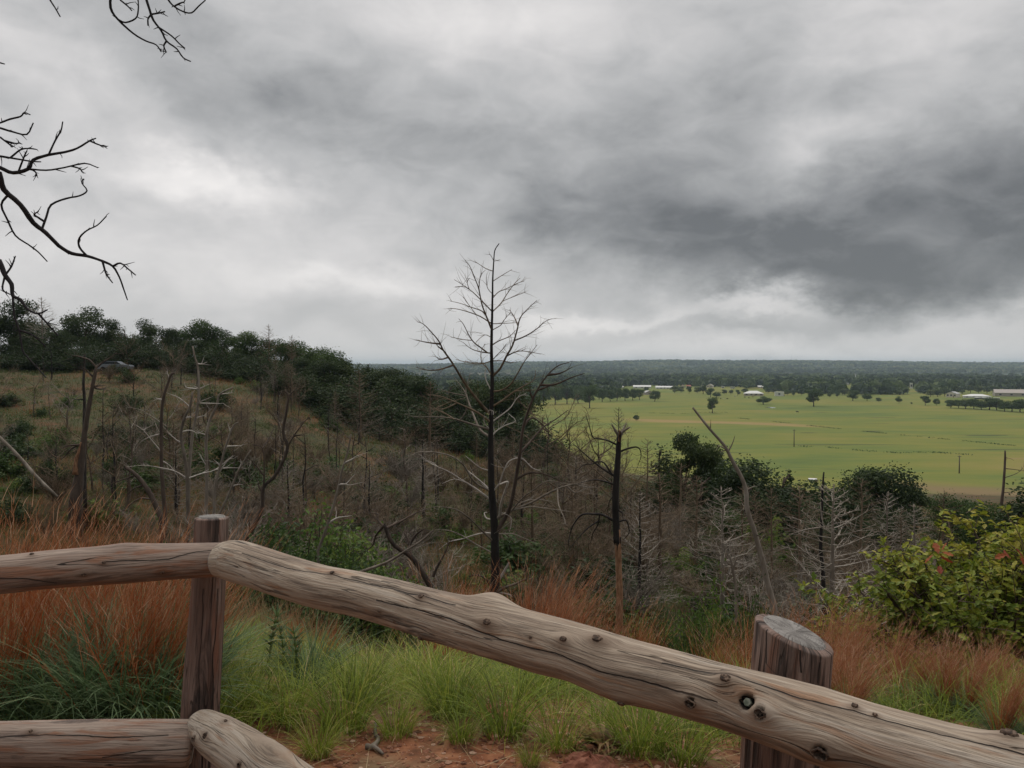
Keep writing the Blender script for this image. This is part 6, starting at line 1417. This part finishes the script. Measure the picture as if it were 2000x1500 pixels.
# radio mast on the ridge
x, y = (1546 - 1000) / F * 6300, 6300; g0 = np.array([x, y, tz(x, y)]); t = thing('radio_mast', g0, 'hair thin radio mast on the far ridge', 'mast'); mb = MB(); tube(mb, [(0, 0, 0), (0, 0, 30), (0, 0, 62)], [1.1, .9, .6], 4); link('lattice', mb.mesh('lattice', M['wire_steel']), t)
# poles in the meadow
for px, row, hpx, lab in [(1552, 873, 34, 'dark utility pole in the middle of the meadow'), (1876, 925, 35, 'thin utility pole at the near right of the meadow'), (1472, 921, 26, 'thin post just above the draw oaks left')]:
    g0 = on_plain(px, row); hh = hpx * g0[1] / F; t = thing('utility_pole', g0, lab, 'utility pole'); mb = MB(); tube(mb, [(0, 0, -.5), (0, 0, hh * .5), (0, 0, hh)], [.24, .21, .17], 8, cap=True); link('shaft', mb.mesh('shaft', M['pole_wood']), t)
    mb = MB(); box(mb, -.7, .7, -.07, .07, hh - .45, hh - .30); link('crossarm', mb.mesh('crossarm', M['pole_wood'], smooth=False), t)
    for sx in (-.55, .55): mb = MB(); tube(mb, [(sx, 0, hh - .30), (sx, 0, hh - .12)], [.05, .04], 6, cap=True); link('insulator', mb.mesh('insulator', M['wire_steel']), t)
# pond and the white roof at the meadow edge
g0 = on_plain(1506, 796); mb = MB(); k = 40; a = np.arange(k) / k * 2 * np.pi; ww = 14 * g0[1] / F
m, b, o = material('water'); setc(b, (.10, .10, .09)); b.inputs['Roughness'].default_value = .08; b.inputs['Specular IOR Level'].default_value = .6
v = np.stack([np.cos(a) * ww * .55 * (1 + .15 * np.sin(3 * a)), np.sin(a) * 11 * (1 + .2 * np.cos(2 * a)), np.full(k, .05)], 1); mb.add(np.r_[v, [[0, 0, .05]]], None, [(i, (i + 1) % k, k) for i in range(k)])
o = link('pond_water', mb.mesh('pond_water', M['water'], smooth=False), None, tuple(g0)); tag(o, kind='structure')
building('white_roof_shed', 1589, 941, 10, 5, 'small white roofed shed at the meadow edge half hidden by dead treetops', 'white_paint', 'white_metal', 'gable', .7, .4, nwin=1, cat='shed')
# cattle
m, b, o = material('cow_hide'); oi = N.nt.nodes.new('ShaderNodeObjectInfo'); setc(b, ramp(N(oi.outputs['Random']), [(.3, (.015, .013, .012)), (.55, (.10, .05, .03)), (.85, (.5, .46, .4))]))
cb = MB(); 
tube(cb, [(-1.0, 0, 1.0), (-.85, 0, 1.02), (-.3, 0, .98), (.4, 0, 1.0), (.75, 0, 1.08), (1.0, 0, 1.2), (1.25, 0, 1.28), (1.4, 0, 1.2), (1.62, 0, 1.02)], [.12, .33, .40, .38, .33, .22, .17, .17, .09], 8, cap=True)
for lx, ly in ((-.8, .2), (-.8, -.2), (.6, .2), (.6, -.2)): tube(cb, [(lx, ly, .95), (lx - (.08 if lx < 0 else 0), ly, .45), (lx, ly, 0)], [.16, .08, .06], 6, cap=True)
tube(cb, [(-1.0, 0, 1.15), (-1.1, 0, .9), (-1.1, 0, .45)], [.05, .03, .04], 4); tube(cb, [(1.25, -.28, 1.38), (1.25, 0, 1.36), (1.25, .28, 1.38)], [.03, .07, .03], 4)
cm_ = cb.mesh('cow', M['cow_hide'])
for i, (px, row) in enumerate([(1408, 780), (1414, 780.5), (1421, 780), (1455, 777), (1463, 778), (1471, 776.5), (1558, 806), (1762, 771), (1758, 772), (1740, 770), (1436, 775)]):
    g0 = on_plain(px, row); o = link('cow', cm_, None, tuple(g0)); o.rotation_euler = (0, 0, U(0, 6.28)); tag(o, 'lone dark cow in the open right of the pond' if px == 1558 else 'pale cow grazing beyond the small right hand tree' if px > 1700 else 'cow grazing near the ranch house and fence line', 'cow', 'cattle in the meadow')
# meadow fence posts and rushes along the drains
def line_rushes(name, a_, b_, n, lab, h=.8):
    mb = MB(); A, B = on_plain(*a_), on_plain(*b_); t = rng.random(n); keep_ = vnoise(t * 30, t * 0 + 3, 1.0, 2) > .55; t = t[keep_]; n = len(t)
    p = A[None] * (1 - t)[:, None] + B[None] * t[:, None]; p[:, 0] += rng.normal(size=n) * 1.2; p[:, 1] += rng.normal(size=n) * 1.5 + 6 * np.sin(t * 9); p[:, 2] = terrain(p[:, 0], p[:, 1])
    blades(mb, p, rng.uniform(0, 6.28, n), rng.uniform(0, .3, n), rng.uniform(.2, .8, n), rng.uniform(.4, 1.0, n) * h, .28, 2, var=rng.uniform(0, .4, n)); o = link(name, mb.mesh(name, M['grass_blue'], smooth=False)); tag(o, lab, 'rushes', kind='stuff')
line_rushes('rushes', (1420, 815), (2080, 882), 1800, 'dark rushes along the long drain across the meadow'); line_rushes('rushes', (1552, 873), (1900, 890), 800, 'dark rushes along the nearer drain'); line_rushes('rushes', (1225, 808), (1420, 806), 700, 'dark rushes at the far strip', .6)

# parked car below the left crest trees
cx = ground_at(226, 112); cz = P(226, 722, 112)[2]
car = thing('parked_car', (cx[0], cx[1], cx[2]), 'silver grey car parked under the crest oaks on the left hill', 'car', None, .12)
m, b, o = material('car_paint'); setc(b, (.20, .22, .25)); b.inputs['Metallic'].default_value = .5; b.inputs['Roughness'].default_value = .3
m, b, o = material('car_glass'); setc(b, (.02, .025, .03)); b.inputs['Roughness'].default_value = .08
def prism(mb, prof, w):
    n_ = len(prof); v = [(x, -w, z) for x, z in prof] + [(x, w, z) for x, z in prof]; mb.add(np.r_[v, [(np.mean([p[0] for p in prof]), -w, np.mean([p[1] for p in prof])), (np.mean([p[0] for p in prof]), w, np.mean([p[1] for p in prof]))]], [(i, (i + 1) % n_, n_ + (i + 1) % n_, n_ + i) for i in range(n_)], [((i + 1) % n_, i, 2 * n_) for i in range(n_)] + [(n_ + i, n_ + (i + 1) % n_, 2 * n_ + 1) for i in range(n_)])
mb = MB(); prism(mb, [(-2.2, .35), (2.2, .35), (2.25, .7), (2.1, .88), (1.1, 1.0), (.45, 1.42), (-1.2, 1.46), (-1.95, 1.0), (-2.25, .95)], .88); link('body', mb.mesh('body', M['car_paint'], smooth=False), car)
mb = MB(); prism(mb, [(-1.75, 1.03), (.98, 1.03), (.42, 1.37), (-1.15, 1.40)], .885); link('side_window', mb.mesh('side_window', M['car_glass'], smooth=False), car)
for wx in (-1.4, 1.4):
    for wy in (-.82, .82): mb = MB(); tube(mb, [(wx, wy - .1, .34), (wx, wy + .1, .34)], [.34, .34], 16, cap=True); link('wheel', mb.mesh('wheel', M['hole_dark']), car)

# ------------------------------------------------------------------ haze over the valley
m = bpy.data.materials.new('haze'); m.use_nodes = True; nt = m.node_tree; nt.nodes.clear()
o_ = nt.nodes.new('ShaderNodeOutputMaterial'); pv = nt.nodes.new('ShaderNodeVolumePrincipled'); pv.inputs['Color'].default_value = (.68, .84, 1.0, 1); pv.inputs['Density'].default_value = 8.0e-5; pv.inputs['Anisotropy'].default_value = 0.0
nt.links.new(pv.outputs[0], o_.inputs['Volume'])
mb = MB(); box(mb, -16800, 16800, -16800, 16800, -62, 90)
o = link('haze', mb.mesh('haze', m, smooth=False)); tag(o, 'thin pale air between the hill and the distant ridge', 'haze', kind='stuff')
